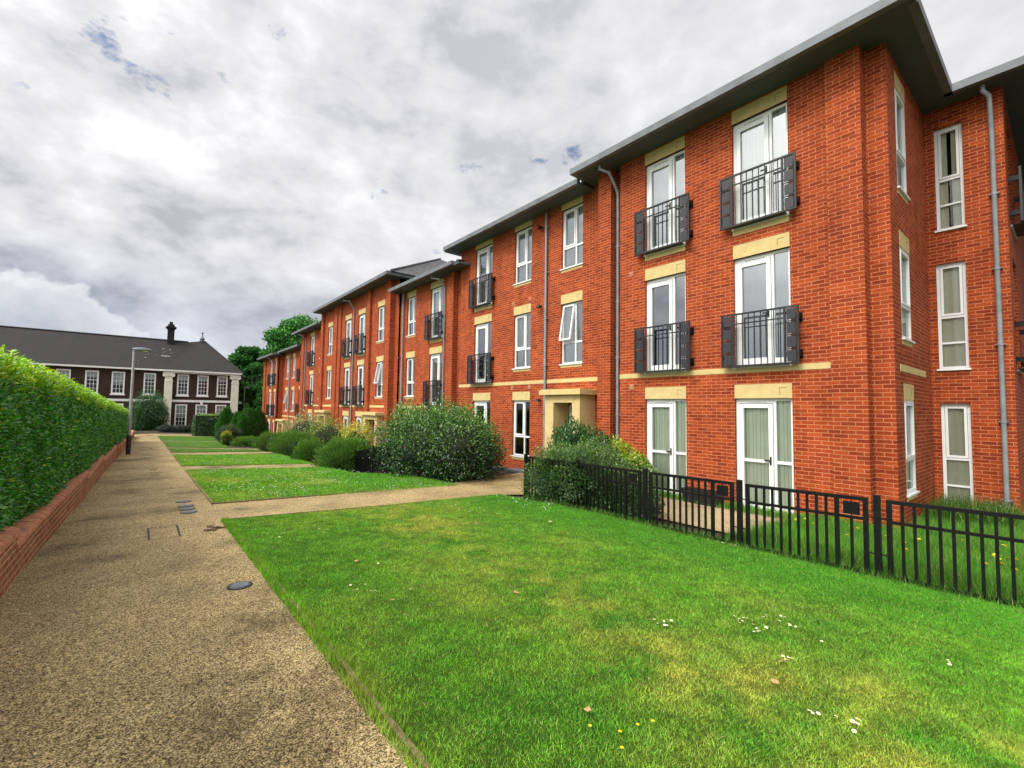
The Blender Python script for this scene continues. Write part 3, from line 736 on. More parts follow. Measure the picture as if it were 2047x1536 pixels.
b = MB(); band(b, X6, 41.3, 48.9, DC); band(b, X7, 49.35, 54.4, DC7); b.build('stone_band', [M['stone']], Cc)
portal(Cc, 46.3, 48.6, -4.2, DC, X6, 10.2)
s = MB(); s.box(10.16, 14, 41.3, 49.1, 5.032, 5.09); s.box(9.66, 14, 48.6, 56, 4.832, 4.89); s.build('soffit', [M['soffit']], Cc)
g = MB(); gutter_run(g, [(10.12, 48.6), (10.12, 41.4)], 5.02, 5.17); gutter_run(g, [(9.62, 56), (9.62, 48.6)], 4.82, 4.98); gutter_run(g, [(9.62, 48.6), (10.3, 48.6)], 4.82, 4.98, -.13)
g.build('gutter', [M['gutter']], Cc)
hip_roof(Cc, 10.24, 21, 41.35, 48.6, 5.155, .42, hipn=False, hipf=False); hip_roof(Cc, 9.74, 20, 48.65, 55.9, 4.97, .42)
downpipe(Cc, X6 - .08, 46.3, 5.0, -4); downpipe(Cc, X7 - .08, 51.1, 4.3, -4, 9.75, 4.82, ye=51.4, r=.035)

# ------------------------------------------------------------------ old hall at the end of the path
k = 60 / 55
H_ = empty('brick_hall', (0, 60, -2.9)); tag(H_, 'long dark brick hall with big tiled roof and cream pilasters ending the path', 'building')
def sash(parent, xa, xb, zb, zt_, Y, blind=False):
    W = xb - xa; Hh = zt_ - zb; f = MB(); t = .13
    rect_frame(f, 0, W, 0, Hh, t, -.05, .08); f.box(-.07, W + .07, -.12, .08, -.13, 0)
    n, mrows = 3, 5
    for i in range(1, n): f.box(t + (W - 2 * t) * i / n - .018, t + (W - 2 * t) * i / n + .018, .02, .06, t, Hh - t)
    for j in range(1, mrows): f.box(t, W - t, .021, .062 if j != 3 else .07, t + (Hh - 2 * t) * j / mrows - (.018 if j != 3 else .03), t + (Hh - 2 * t) * j / mrows + (.018 if j != 3 else .03))
    o = f.build('window', [M['white_paint']], None); o.parent = parent; o.location = (xa, Y - 60, zb + 2.9)
    g_ = MB(); g_.face([(t, .05, t), (W - t, .05, t), (W - t, .05, Hh - t), (t, .05, Hh - t)])
    p = g_.build('pane', [M['glass_dim']], None); p.parent = o
    c = MB(); c.face([(t, .12, Hh * (.45 if blind else .7)), (W - t, .12, Hh * (.45 if blind else .7)), (W - t, .12, Hh), (t, .12, Hh)])
    p = c.build('curtain', [M['net']], None); p.parent = o
    return (xa + .02, xb - .02, zb + .02, zt_ - .02)
w = MB()
up = [(2.55, 3.49), (4.17, 5.11), (5.83, 6.74)]
zwb, zwt = .78 * k, 2.83 * k
Yp = 60.0; Yw = 60.35
ops = [sash(H_, a * k, c * k, zwb, zwt, Yp) for a, c in up]
ops += [sash(H_, a * k, c * k, -2.25 * k, -.10 * k, Yp, True) for a, c in [(2.49, 3.45), (4.13, 5.10), (5.79, 6.73)]]
wall_grid(w, mpY(Yp), 1.50 * k, 7.80 * k, -4.2, 3.2 * k, ops)
left = [(.01, .92), (-2.27, -1.34), (-4.05, -3.14), (-5.90, -4.97), (-7.8, -6.87), (-9.7, -8.77), (-11.6, -10.67), (-13.5, -12.57)]
ops = [sash(H_, a * k, c * k, zwb, zwt, Yw, i % 2 == 1) for i, (a, c) in enumerate(left)]
ops += [sash(H_, a * k, c * k, -2.25 * k, -.10 * k, Yw, True) for a, c in left[:5]]
wall_grid(w, mpY(Yw), -18, 1.50 * k, -4.2, 3.2 * k, ops)
w.face([(1.5 * k, Yp, -4.2), (1.5 * k, Yw, -4.2), (1.5 * k, Yw, 3.2 * k), (1.5 * k, Yp, 3.2 * k)])
w.face([(7.8 * k, Yp, -4.2), (7.8 * k, 71, -4.2), (7.8 * k, 71, 3.2 * k), (7.8 * k, Yp, 3.2 * k)])
w.build('wall', [M['dark_brick'], M['interior']], H_)
b = MB(); b.box(2.2 * k, 7.07 * k, Yp - .05, Yp + .02, .12 * k, .34 * k); b.build('string_course', [M['white_paint']], H_)
b = MB(); b.box(-18, 1.49 * k, Yw - .05, Yw + .02, .12 * k, .34 * k); b.build('string_course', [M['white_paint']], H_)
MB().box(4.50 * k, 4.72 * k, Yp - .09, Yp - .05, -.14 * k, .2 * k).build('keystone', [M['white_paint']], H_)
for xa, xb in ((1.57, 2.19), (7.08, 7.72)):
    p = MB(); p.box(xa * k, xb * k, Yp - .35, Yp + .02, -3.1, 2.3 * k); p.box(xa * k - .03, xb * k + .03, Yp - .38, Yp + .02, 2.08 * k, 2.13 * k)
    p.box(xa * k + .03, xb * k - .03, Yp - .33, Yp + .02, 2.3 * k, 2.62 * k)
    o = p.build('pilaster', [M['cream_paint']], H_)
    c = MB(); c.box(xa * k - .16, xb * k + .16, Yp - .42, Yp + .02, 2.80 * k, 2.92 * k)
    for x in (xa * k - .02, xb * k + .02):
        c.tube([(x, Yp - .42, 2.68 * k), (x, Yp + .0, 2.68 * k)], .17, 14)
    c.box(xa * k, xb * k, Yp - .40, Yp, 2.6 * k, 2.80 * k)
    c.build('capital', [M['cream_paint']], o)
MB().box(1.5 * k, 7.8 * k, Yp - .40, Yp + .02, 2.92 * k, 3.02 * k).build('frieze', [M['cream_paint']], H_)
MB().box(1.30 * k, 7.95 * k, Yp - .55, Yp + .05, 3.06 * k, 3.2 * k).build('cornice', [M['white_paint']], H_)
MB().box(-18, 1.29 * k, Yw - .5, Yw + .05, 3.08 * k, 3.22 * k).build('cornice', [M['white_paint']], H_)
ze = 3.2 * k; b = MB(); Ye = 59.5; Yr = 65.4; zr = 6.05 * 65.4 / 55; xc = 8.0 * k; xa1 = 5.0
rlx = -18
b.face([(rlx, Ye + .35, ze), (1.3 * k, Ye + .35, ze), (3.9, Yr, zr), (rlx, Yr, zr)], 0, [(rlx, 0), (1.3 * k, 0), (3.9, 7), (rlx, 7)])
za = 6.22 * 66 / 55
b.face([(1.3 * k, Ye, ze), (xc, Ye, ze), (5.55, 66, za), (5.02, 66, za)], 0, [(1.3 * k, 0), (xc, 0), (5.55, 7.2), (5.02, 7.2)])
b.face([(1.3 * k, Ye, ze), (5.02, 66, za), (3.9, Yr, zr)], 0, [(1.3 * k, 0), (5.02, 7.2), (3.9, 7)]); b.face([(1.3 * k, Ye + .35, ze), (1.3 * k, Ye, ze), (3.9, Yr, zr)]); b.face([(5.02, 66, za), (3.9, 72, ze), (3.9, Yr, zr)])
b.face([(xc, Ye, ze), (xc, 72.5, ze), (5.55, 66, za)], 0, [(0, 0), (13, 0), (6.5, 7.2)])
b.face([(rlx, Yr, zr), (3.9, Yr, zr), (3.9, 72, ze), (rlx, 72, ze)], 0)
b.face([(5.02, 66, za), (5.55, 66, za), (xc, 72.5, ze), (1.3 * k, 72.5, ze)], 0)
b.tube([(xc, Ye, ze + .03), (5.55, 66, za + .03)], .09, 6); b.tube([(rlx, Yr, zr + .02), (3.9, Yr, zr + .02)], .1, 6); b.tube([(5.55, 66, za + .02), (5.02, 66, za + .02)], .12, 6)
rf = b.build('roof', [M['old_tile']], H_)
c = MB(); kc = 65 / 55
c.box(1.60 * kc, 2.13 * kc, 64.6, 65.4, 6.0, 7.15 * kc); c.box(1.62 * kc, 2.11 * kc, 64.65, 65.35, 7.42 * kc, 7.62 * kc); c.box(1.72 * kc, 1.98 * kc, 64.8, 65.2, 7.62 * kc, 7.87 * kc)
c.box(1.44 * kc, 2.28 * kc, 64.4, 65.6, 7.25 * kc, 7.34 * kc); c.box(1.54 * kc, 2.18 * kc, 64.5, 65.5, 7.15 * kc, 7.25 * kc); c.box(1.52 * kc, 2.2 * kc, 64.5, 65.5, 7.34 * kc, 7.42 * kc)
c.build('chimney', [M['old_tile']], rf)
kf = 66 / 55
MB().lathe(5.28, 66, [(.0, 6.2 * kf), (.22, 6.22 * kf), (.12, 6.34 * kf), (.26, 6.42 * kf), (.27, 6.5 * kf), (.1, 6.68 * kf), (.06, 6.85 * kf), (.05, 7.0 * kf), (.13, 7.05 * kf), (.12, 7.12 * kf), (0, 7.15 * kf)], 12).build('finial', [M['lead']], rf, smooth=True)
# lead flashing and pale tiles around the old skylight
b = MB()
def roofpt(x, t): # main slope point
    return (x, Ye + .35 + (Yr - Ye - .35) * t - .06, ze + (zr - ze) * t + .04)
for (x, t, a, d) in ((1.75, .42, .38, .02), (1.55, .66, .08, .02), (2.15, .64, .08, .02), (3.4, .28, .16, .015), (.05, .33, .06, .015)):
    p = roofpt(x, t); q = roofpt(x, t + d)
    b.face([(x - a, p[1], p[2]), (x + a, p[1], p[2]), (x + a, q[1], q[2]), (x - a, q[1], q[2])])
for i in range(12):
    x = 1.2 + rnd.gauss(0, 1.0); t = .5 + rnd.gauss(0, .16)
    if x > 3.0 + 0: continue
    p = roofpt(x, t); q = roofpt(x, t + .008); a = .035
    b.face([(x - a, p[1], p[2]), (x + a, p[1], p[2]), (x + a, q[1], q[2]), (x - a, q[1], q[2])])
b.build('roof_flashing', [M['steel']], rf)

# ------------------------------------------------------------------ ground, lawns, paths
def xl(Y):  # left edge of the main path / foot of the garden wall
    return float(np.interp(Y, [-5, 7.5, 11, 17, 23, 28, 50], [-.89, -.88, -.80, -.75, -.65, -.55, -.30]))
def structure(name, me, mat_=None):
    o = put(name, me); o['kind'] = 'structure'; return o

def sheet(name, m, polyfn, ys, nx, lift, tintfn=None):
    """polyfn(y) -> (x0, x1) ; grid conforming to the terrain"""
    Y = np.asarray(ys); V = []; 
    for y in Y:
        a, c = polyfn(y); xs = np.linspace(a, c, nx)
        V.append(np.stack([xs, np.full(nx, y), gz(xs, np.full(nx, y)) + lift], 1))
    V = np.concatenate(V); ny = len(Y)
    i = np.arange(nx - 1); j = np.arange(ny - 1); I, J = np.meshgrid(i, j); a = (J * nx + I).ravel()
    F = np.stack([a, a + 1, a + nx + 1, a + nx], 1)
    t = None
    if tintfn is not None:
        cx = V[F].mean(1); t = tintfn(cx[:, 0], cx[:, 1])
    return np_mesh(name, V, F, m, t)

GA = np.array([.15, .36, .028]); GB = np.array([.075, .24, .018]); GY = np.array([.40, .40, .075]); GF = np.array([.08, .31, .020])
def lawn_tint(x, y):
    x = np.asarray(x); y = np.asarray(y)
    n = fbm(x * 1.1, y * 1.1, 3); n2 = fbm(x * 3.7, y * 3.7, 9); n3 = fbm(x * .5 + 5, y * .5, 21)
    c = GB[None] * (1 - n2)[:, None] + GA[None] * n2[:, None]
    # straw coloured worn band running across the lawn
    dband = np.exp(-((x - (3.1 + .12 * (y - 3)) + (n3 - .5) * 1.2) / .75) ** 2) * (y < 8.3)
    dry = np.clip((n - .46) * 2.6, 0, 1) * .42 + dband * np.clip(n2 * 2.1 - .55, 0, 1) * .62
    dry = dry * (1 - .9 * ss(4.6, 5.6, x) * (y < 9)); dry = np.clip(dry, 0, .85)
    c = c * (1 - dry)[:, None] + GY[None] * dry[:, None]
    n6 = fbm(x * 11, y * 11, 61, 3); c = c * (.68 + .9 * n6)[:, None]
    f = (ss(4.7, 5.9, x) * (y < 9) * .8 + ss(3.5, 4.8, x) * ss(9, 9.5, y) * .7)[:, None]
    c = c * (1 - f) + (GF[None] * (.75 + .5 * n2[:, None])) * f
    return c

# base ground to the horizon
xs = np.concatenate([[-900, -300, -100, -40], np.linspace(-20, 30, 101), [45, 100, 300, 900]]); ys = np.concatenate([[-300, -60, -20], np.linspace(-8, 66, 149), [90, 150, 400, 1200]])
XX, YY = np.meshgrid(xs, ys); Z = gz(XX, YY) - .03
V = np.stack([XX.ravel(), YY.ravel(), Z.ravel()], 1); nx = len(xs); I, J = np.meshgrid(np.arange(nx - 1), np.arange(len(ys) - 1)); a = (J * nx + I).ravel()
F = np.stack([a, a + 1, a + nx + 1, a + nx], 1)
structure('ground', np_mesh('ground', V, F, M['soil']))
structure('path', sheet('path', M['path'], lambda y: (xl(y), 1.05), np.arange(-4, 46.2, .5), 5, .004))
# side paths (drawn between two edge curves over x)
def cross(name, lo, hi, m='path', lift=.0085, x0=1.05, x1=9.6):
    xs_ = np.linspace(x0, x1, 40); V = []
    for x in xs_:
        a = float(np.interp(x, [p[0] for p in lo], [p[1] for p in lo])); c = float(np.interp(x, [p[0] for p in hi], [p[1] for p in hi]))
        for y in np.linspace(a, c, 6): V.append((x, y, g1(x, y) + lift))
    n = 6; I, J = np.meshgrid(np.arange(n - 1), np.arange(len(xs_) - 1)); a = (J * n + I).ravel()
    structure(name, np_mesh(name, np.array(V), np.stack([a, a + n, a + n + 1, a + 1], 1), M[m]))
cross('side_path', [(1, 8.24), (3.5, 8.12), (6.4, 8.1), (6.75, 7.9), (9.7, 7.9)], [(1, 9.83), (3, 9.88), (6.3, 10.27), (9.7, 11.5)], x1=9.95)
cross('side_path', [(1, 16.5), (9.6, 16.2)], [(1, 17.78), (9.6, 18.1)])
cross('side_path', [(1, 22.75), (5.2, 24.4), (9.6, 25.0)], [(1, 24.6), (5.2, 25.4), (9.6, 26.4)])
cross('side_path', [(1, 28.2), (4.5, 27.4), (9.6, 27.2)], [(1, 28.85), (4.5, 28.0), (9.6, 27.9)], x1=5)
cross('side_path', [(1, 36.4), (5, 35.6)], [(1, 37.1), (5, 36.3)], x1=4.6)
structure('road', sheet('road', M['path'], lambda y: (-20, 12), np.arange(45.9, 50.01, .5), 60, .012))
structure('patio', sheet('patio', M['patio'], lambda y: (7.35, 9.98), np.arange(3.2, 7.91, .2), 14, .006))

def lawn(lo_y, hi_y, edge, xa=1.09, ca=lambda x: 0, cb=lambda x: 0, step=.12, nx=45):
    ys_ = np.arange(0, 1.0001, step / (hi_y - lo_y)); V = []
    xs_ = np.linspace(0, 1, nx)
    for t in ys_:
        y = lo_y + (hi_y - lo_y) * t; e = edge(y)
        x = xa + (e - xa) * xs_
        yy = lo_y + np.array([ca(v) for v in x]) + (hi_y + np.array([cb(v) for v in x]) - lo_y - np.array([ca(v) for v in x])) * t
        V.append(np.stack([x, yy, gz(x, yy) + .022], 1))
    V = np.concatenate(V); I, J = np.meshgrid(np.arange(nx - 1), np.arange(len(ys_) - 1)); a = (J * nx + I).ravel(); F = np.stack([a, a + 1, a + nx + 1, a + nx], 1)
    c = V[F].mean(1)
    structure('lawn', np_mesh('lawn', V, F, M['turf'], lawn_tint(c[:, 0], c[:, 1])))
e1 = lambda y: float(np.interp(y, [-3, 6.6, 7.4, 8.2], [6.53, 6.53, 6.35, 6.25]))
e2 = lambda y: float(np.interp(y, [9.8, 10.3, 12.3, 13, 13.7, 16.5], [6.3, 6.3, 6.15, 5.6, 5.0, 5.0]))
e3 = lambda y: 5.05
e5 = lambda y: float(np.interp(y, [28, 29.2, 36.5], [4.6, 3.8, 4.1]))
ca1 = lambda x: float(np.interp(x, [1, 3.5, 6.4], [8.2, 8.08, 8.06]) - 8.2)
cb1 = lambda x: float(np.interp(x, [1, 3, 6.3], [9.85, 9.92, 10.3]) - 9.85)
lawn(-3, 8.2, e1, cb=ca1, step=.1, nx=60)
lawn(9.85, 16.45, e2, ca=cb1, cb=lambda x: -.03 * (x - 1))
lawn(17.8, 22.7, e3, ca=lambda x: .03 * (x - 1), cb=lambda x: .39 * (x - 1))
lawn(24.65, 28.15, lambda y: 4.8, ca=lambda x: .19 * (x - 1), cb=lambda x: -.22 * (x - 1))
lawn(28.9, 36.35, e5, ca=lambda x: -.24 * (x - 1), cb=lambda x: -.2 * (x - 1))
lawn(37.15, 45.85, lambda y: 4.6, ca=lambda x: -.2 * (x - 1))
# rough grass behind the railings
def rough(name, xa, xb, ya, yb):
    structure(name, sheet(name, M['turf'], lambda y: (xa, xb), np.arange(ya, yb + .01, .15), 40, .02, lambda x, y: lawn_tint(x * .3, y * .3) * .8))
rough('lawn', 6.70, 13.38, -6, 1.95)
rough('lawn', 6.70, 9.88, 1.96, 3.2)
structure('lawn', sheet('lawn', M['turf'], lambda y: (-25, -2.9), np.arange(-10, 45.5, .5), 60, .0, lambda x, y: lawn_tint(x * .3, y * .3)))
# edging boards
def edging(pts, w=.03, h=.034):
    b = MB()
    for (p, q) in zip(pts[:-1], pts[1:]):
        n = max(1, int(math.hypot(q[0] - p[0], q[1] - p[1]) / .5))
        for i in range(n):
            a = [p[j] + (q[j] - p[j]) * i / n for j in (0, 1)]; c = [p[j] + (q[j] - p[j]) * (i + 1) / n for j in (0, 1)]
            dx, dy = c[0] - a[0], c[1] - a[1]; l = math.hypot(dx, dy); ox, oy = -dy / l * w / 2, dx / l * w / 2
            za_, zc = g1(*a), g1(*c)
            q4 = [(a[0] - ox, a[1] - oy, za_), (c[0] - ox, c[1] - oy, zc), (c[0] + ox, c[1] + oy, zc), (a[0] + ox, a[1] + oy, za_)]
            top = [(x, y, z + h) for x, y, z in q4]; bot = [(x, y, z - .05) for x, y, z in q4]
            b.face(top)
            for e in range(4):
                f = (e + 1) % 4; b.face([bot[e], bot[f], top[f], top[e]])
    return b
ed = [[(1.068, -3), (1.068, 8.19)], [(1.09, 8.21), (3.5, 8.09), (6.3, 8.08)], [(1.068, 9.84), (1.068, 16.45)], [(1.09, 9.84), (3, 9.9), (6.3, 10.29)], [(1.068, 17.8), (1.068, 22.7)], [(1.068, 24.7), (1.068, 28.1)], [(1.068, 28.95), (1.068, 36.3)]]
for i, e in enumerate(ed):
    o = edging(e).build('edging_board', [M['timber']]); tag(o, kind='structure')

# ------------------------------------------------------------------ leaves
def leaf_cloud(P, D, Nn, Ln, Wd, tint, m, name='foliage'):
    """diamond leaves folded on the midrib: P base, D direction, Nn surface normal"""
    P = np.asarray(P); D = D / np.linalg.norm(D, axis=1, keepdims=True)
    S_ = np.cross(D, Nn); S_ /= (np.linalg.norm(S_, axis=1, keepdims=True) + 1e-9); Nn = np.cross(S_, D)
    Ln = Ln[:, None]; Wd = Wd[:, None]
    b = P; t = P + D * Ln - Nn * Ln * .12; l = P + D * Ln * .45 - S_ * Wd * .5 + Nn * Wd * .12; r = P + D * Ln * .45 + S_ * Wd * .5 + Nn * Wd * .12
    V = np.stack([b, r, t, l], 1).reshape(-1, 3); n = len(P); i = np.arange(n) * 4
    F = np.concatenate([np.stack([i, i + 1, i + 2], 1), np.stack([i, i + 2, i + 3], 1)])
    return np_mesh(name, V, F, m, np.concatenate([tint, tint]))

def mixc(cols, n, jit=.25):
    cols = np.array(cols); i = rng.integers(0, len(cols), n); c = cols[i] * (1 + rng.uniform(-jit, jit, (n, 1)))
    return c
def rdir(n):
    v = rng.normal(size=(n, 3)); return v / np.linalg.norm(v, axis=1, keepdims=True)

def blob_shrub(name, label, cat, blobs, n, leaf, cols, tipcols=None, m='leaf', up=.4, jitter=.16, group=None, core=.66, wl=.45, stems=True, tip_amt=.5, spiky=0):
    """blobs: (x, y, z, rx, ry, rz). real leaves through the shell of the union, dark woody inside"""
    c0 = blobs[0]; root = empty(name, (c0[0], c0[1], g1(c0[0], c0[1]))); tag(root, label, cat, group)
    rl = np.array(root.location)
    vol = np.array([b[3] * b[4] + b[3] * b[5] + b[4] * b[5] for b in blobs]); vol = vol / vol.sum()
    Ps = []; Ns = []
    for b, f in zip(blobs, vol):
        k_ = int(n * f * 1.5); d = rdir(k_)
        # lumpy radius
        ph = d @ np.array([[3.1, 1.7, 2.2], [-2.0, 3.3, 1.1], [1.2, -2.4, 3.0]]).T
        lump = 1 + jitter * (np.sin(ph[:, 0] * 1.6 + b[0] * 3) * np.sin(ph[:, 1] * 1.4 + b[1]) + .6 * np.sin(ph[:, 2] * 3.1 + b[2] * 5))
        rad = lump * (1 - rng.uniform(0, 1, k_) ** 1.8 * .42) * (1 + .07 * rng.normal(size=k_))
        p = np.array(b[:3]) + d * np.array(b[3:6]) * rad[:, None]
        Ps.append(p); nn = d / np.array(b[3:6]); Ns.append(nn / np.linalg.norm(nn, axis=1, keepdims=True))
    P = np.concatenate(Ps); Nn = np.concatenate(Ns)
    keep = np.ones(len(P), bool)
    for b in blobs:
        q = (P - np.array(b[:3])) / np.array(b[3:6]); keep &= (q ** 2).sum(1) > .42
    keep &= P[:, 2] > gz(P[:, 0], P[:, 1]) + .01
    P = P[keep]; Nn = Nn[keep]
    if len(P) > n: s_ = rng.permutation(len(P))[:n]; P = P[s_]; Nn = Nn[s_]
    m_ = len(P)
    D = Nn * (.55 + spiky) + rdir(m_) * .75 + np.array([0, 0, up]); D /= np.linalg.norm(D, axis=1, keepdims=True)
    NN = Nn * .6 + rdir(m_) * .6 + np.array([0, 0, .5])
    Ln = leaf * rng.uniform(.65, 1.35, m_); t = mixc(cols, m_)
    if tipcols is not None:
        zz = (P[:, 2] - P[:, 2].min()) / np.ptp(P[:, 2]); pr = np.clip(zz - .35, 0, 1) * tip_amt * 1.5 * (.4 + vnoise(P[:, 0] * 2.3 + 9, P[:, 1] * 2.3 + P[:, 2] * 2, 5) * 1.4) + tip_amt * .12
        s_ = rng.uniform(size=m_) < pr; t[s_] = mixc(tipcols, int(s_.sum()))
    me = leaf_cloud(P - rl, D, NN, Ln, Ln * wl, t, M[m]); put('foliage', me, root)
    # woody inside
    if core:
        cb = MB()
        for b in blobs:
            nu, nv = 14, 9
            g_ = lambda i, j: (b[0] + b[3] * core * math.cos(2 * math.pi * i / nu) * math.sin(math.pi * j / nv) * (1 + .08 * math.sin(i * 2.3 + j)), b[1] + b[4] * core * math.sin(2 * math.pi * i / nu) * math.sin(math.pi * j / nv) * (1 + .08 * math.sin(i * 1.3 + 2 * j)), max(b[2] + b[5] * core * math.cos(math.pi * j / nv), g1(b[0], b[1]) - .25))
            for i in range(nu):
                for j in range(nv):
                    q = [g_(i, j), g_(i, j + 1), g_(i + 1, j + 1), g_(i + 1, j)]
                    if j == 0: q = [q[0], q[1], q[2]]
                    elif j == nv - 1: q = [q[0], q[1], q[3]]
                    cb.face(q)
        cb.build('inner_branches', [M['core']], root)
    return root

# --- long hedge on the left
def hedge():
    root = empty('hedge', (-1.6, 12, g1(-1.6, 12))); tag(root, 'long tall clipped laurel hedge with lime green top leaves above the low brick wall', 'hedge')
    rl = np.array(root.location)
    n = 270000
    # y distribution denser close by
    u = rng.uniform(size=n); y0, y1 = 2.2, 36.5; y = y0 * (y1 / y0) ** u; y = y0 + (y - y0) * 1.0
    topz = np.interp(y, [0, 6, 10, 17, 39], [.50, .40, .30, .08, -.66]) 
    xf = np.array([xl(v) for v in y]) - .20
    botz = gz(xf, y) + .40
    face = rng.uniform(size=n)
    side = face < .74
    h = rng.uniform(size=n)
    bulge = .05 + .09 * np.sin(np.pi * np.clip(h * 1.1 + .12, 0, 1)) + .10 * (fbm(y * 1.3, h * 3, 4) - .5) * 2 + .04 * (fbm(y * 5, h * 9, 8) - .5) * 2
    depth = rng.uniform(size=n) ** 1.6 * .24 + .16 * np.clip(fbm(y * 3.2, h * 6, 71) - .58, 0, 1) * 4 * rng.uniform(size=n)
    wv = .07 * (fbm(y * .9, y * 0 + 3, 6) - .5) * 2 + .07 * (fbm(y * 4, y * 0, 16) - .5) * 2
    P = np.zeros((n, 3)); Nn = np.zeros((n, 3))
    P[side, 0] = (xf + bulge - depth)[side]; P[side, 1] = y[side]; P[side, 2] = (botz + (topz + wv - botz) * h)[side]
    Nn[side] = np.array([1, 0, .15])
    # shoulder/top
    tp = ~side; a = rng.uniform(size=n)
    P[tp, 0] = (xf + .05 - a * 1.25)[tp]; P[tp, 1] = y[tp]
    P[tp, 2] = (topz + wv + .05 * np.sin(a * 3.1) - depth * .6 - .12 * np.clip(.12 - a, 0, 1) / .12 + .05 * (fbm(y * 3, a * 4, 12) - .5) * 2)[tp]
    Nn[tp] = np.array([.25, 0, 1])
    D = Nn * .45 + rdir(n) * .65 + np.array([.1, -.1, .35]); 
    NN = Nn * .8 + rdir(n) * .55 + np.array([0, 0, .35])
    Ln = np.where(tp, .074, .050) * rng.uniform(.6, 1.35, n) * (1 + .03 * (y - 5).clip(0, 30) * .6)
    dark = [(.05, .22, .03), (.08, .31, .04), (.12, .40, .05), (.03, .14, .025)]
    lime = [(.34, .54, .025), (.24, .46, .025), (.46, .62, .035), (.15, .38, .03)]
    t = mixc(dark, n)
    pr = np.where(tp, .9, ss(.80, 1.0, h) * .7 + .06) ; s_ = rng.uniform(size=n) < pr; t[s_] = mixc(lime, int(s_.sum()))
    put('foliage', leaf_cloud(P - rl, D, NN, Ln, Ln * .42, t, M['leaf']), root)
    # upright fresh shoots along the top
    ns = 2600; y = y0 + (y1 - y0) * rng.uniform(size=ns) ** 1.5; tz = np.interp(y, [0, 6, 10, 17, 39], [.50, .40, .30, .08, -.66]); xx = np.array([xl(v) for v in y]) - .18 - rng.uniform(size=ns) * .8
    Pl = []; Dl = []
    for kx in range(9):
        hh = kx * .018
        Pl.append(np.stack([xx, y, tz - .02 + hh], 1)); ang = kx * 2.4 + rng.uniform(size=ns) * 6; Dl.append(np.stack([np.cos(ang) * .8, np.sin(ang) * .8, np.full(ns, .55)], 1))
    Pl = np.concatenate(Pl); Dl = np.concatenate(Dl); m_ = len(Pl); Ln = .068 * rng.uniform(.6, 1.25, m_)
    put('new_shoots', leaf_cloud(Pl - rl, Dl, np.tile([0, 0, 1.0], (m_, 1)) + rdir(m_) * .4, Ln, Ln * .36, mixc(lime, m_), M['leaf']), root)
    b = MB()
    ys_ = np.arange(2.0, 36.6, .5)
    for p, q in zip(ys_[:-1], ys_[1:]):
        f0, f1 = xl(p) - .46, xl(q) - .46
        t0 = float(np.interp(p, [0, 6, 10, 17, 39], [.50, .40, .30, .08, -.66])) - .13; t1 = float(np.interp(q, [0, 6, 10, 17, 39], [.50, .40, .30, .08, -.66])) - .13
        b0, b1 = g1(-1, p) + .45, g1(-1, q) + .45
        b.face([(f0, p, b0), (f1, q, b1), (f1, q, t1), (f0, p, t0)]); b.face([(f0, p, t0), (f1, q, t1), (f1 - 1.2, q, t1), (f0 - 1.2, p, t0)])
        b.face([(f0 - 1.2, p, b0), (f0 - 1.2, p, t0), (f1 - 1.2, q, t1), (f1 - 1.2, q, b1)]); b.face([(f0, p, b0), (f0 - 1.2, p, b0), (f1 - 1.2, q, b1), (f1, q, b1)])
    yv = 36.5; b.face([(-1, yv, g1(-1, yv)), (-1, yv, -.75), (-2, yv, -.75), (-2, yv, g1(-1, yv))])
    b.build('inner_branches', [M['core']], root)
    s_ = MB()
    for y_ in np.arange(2.5, 36, .8):
        x_ = xl(y_) - .55; z_ = g1(x_, y_); s_.tube([(x_, y_, z_), (x_ + rnd.uniform(-.1, .1), y_ + rnd.uniform(-.1, .1), z_ + .9)], [.025, .015], 6)
    s_.build('stem', [M['bark']], root)
hedge()

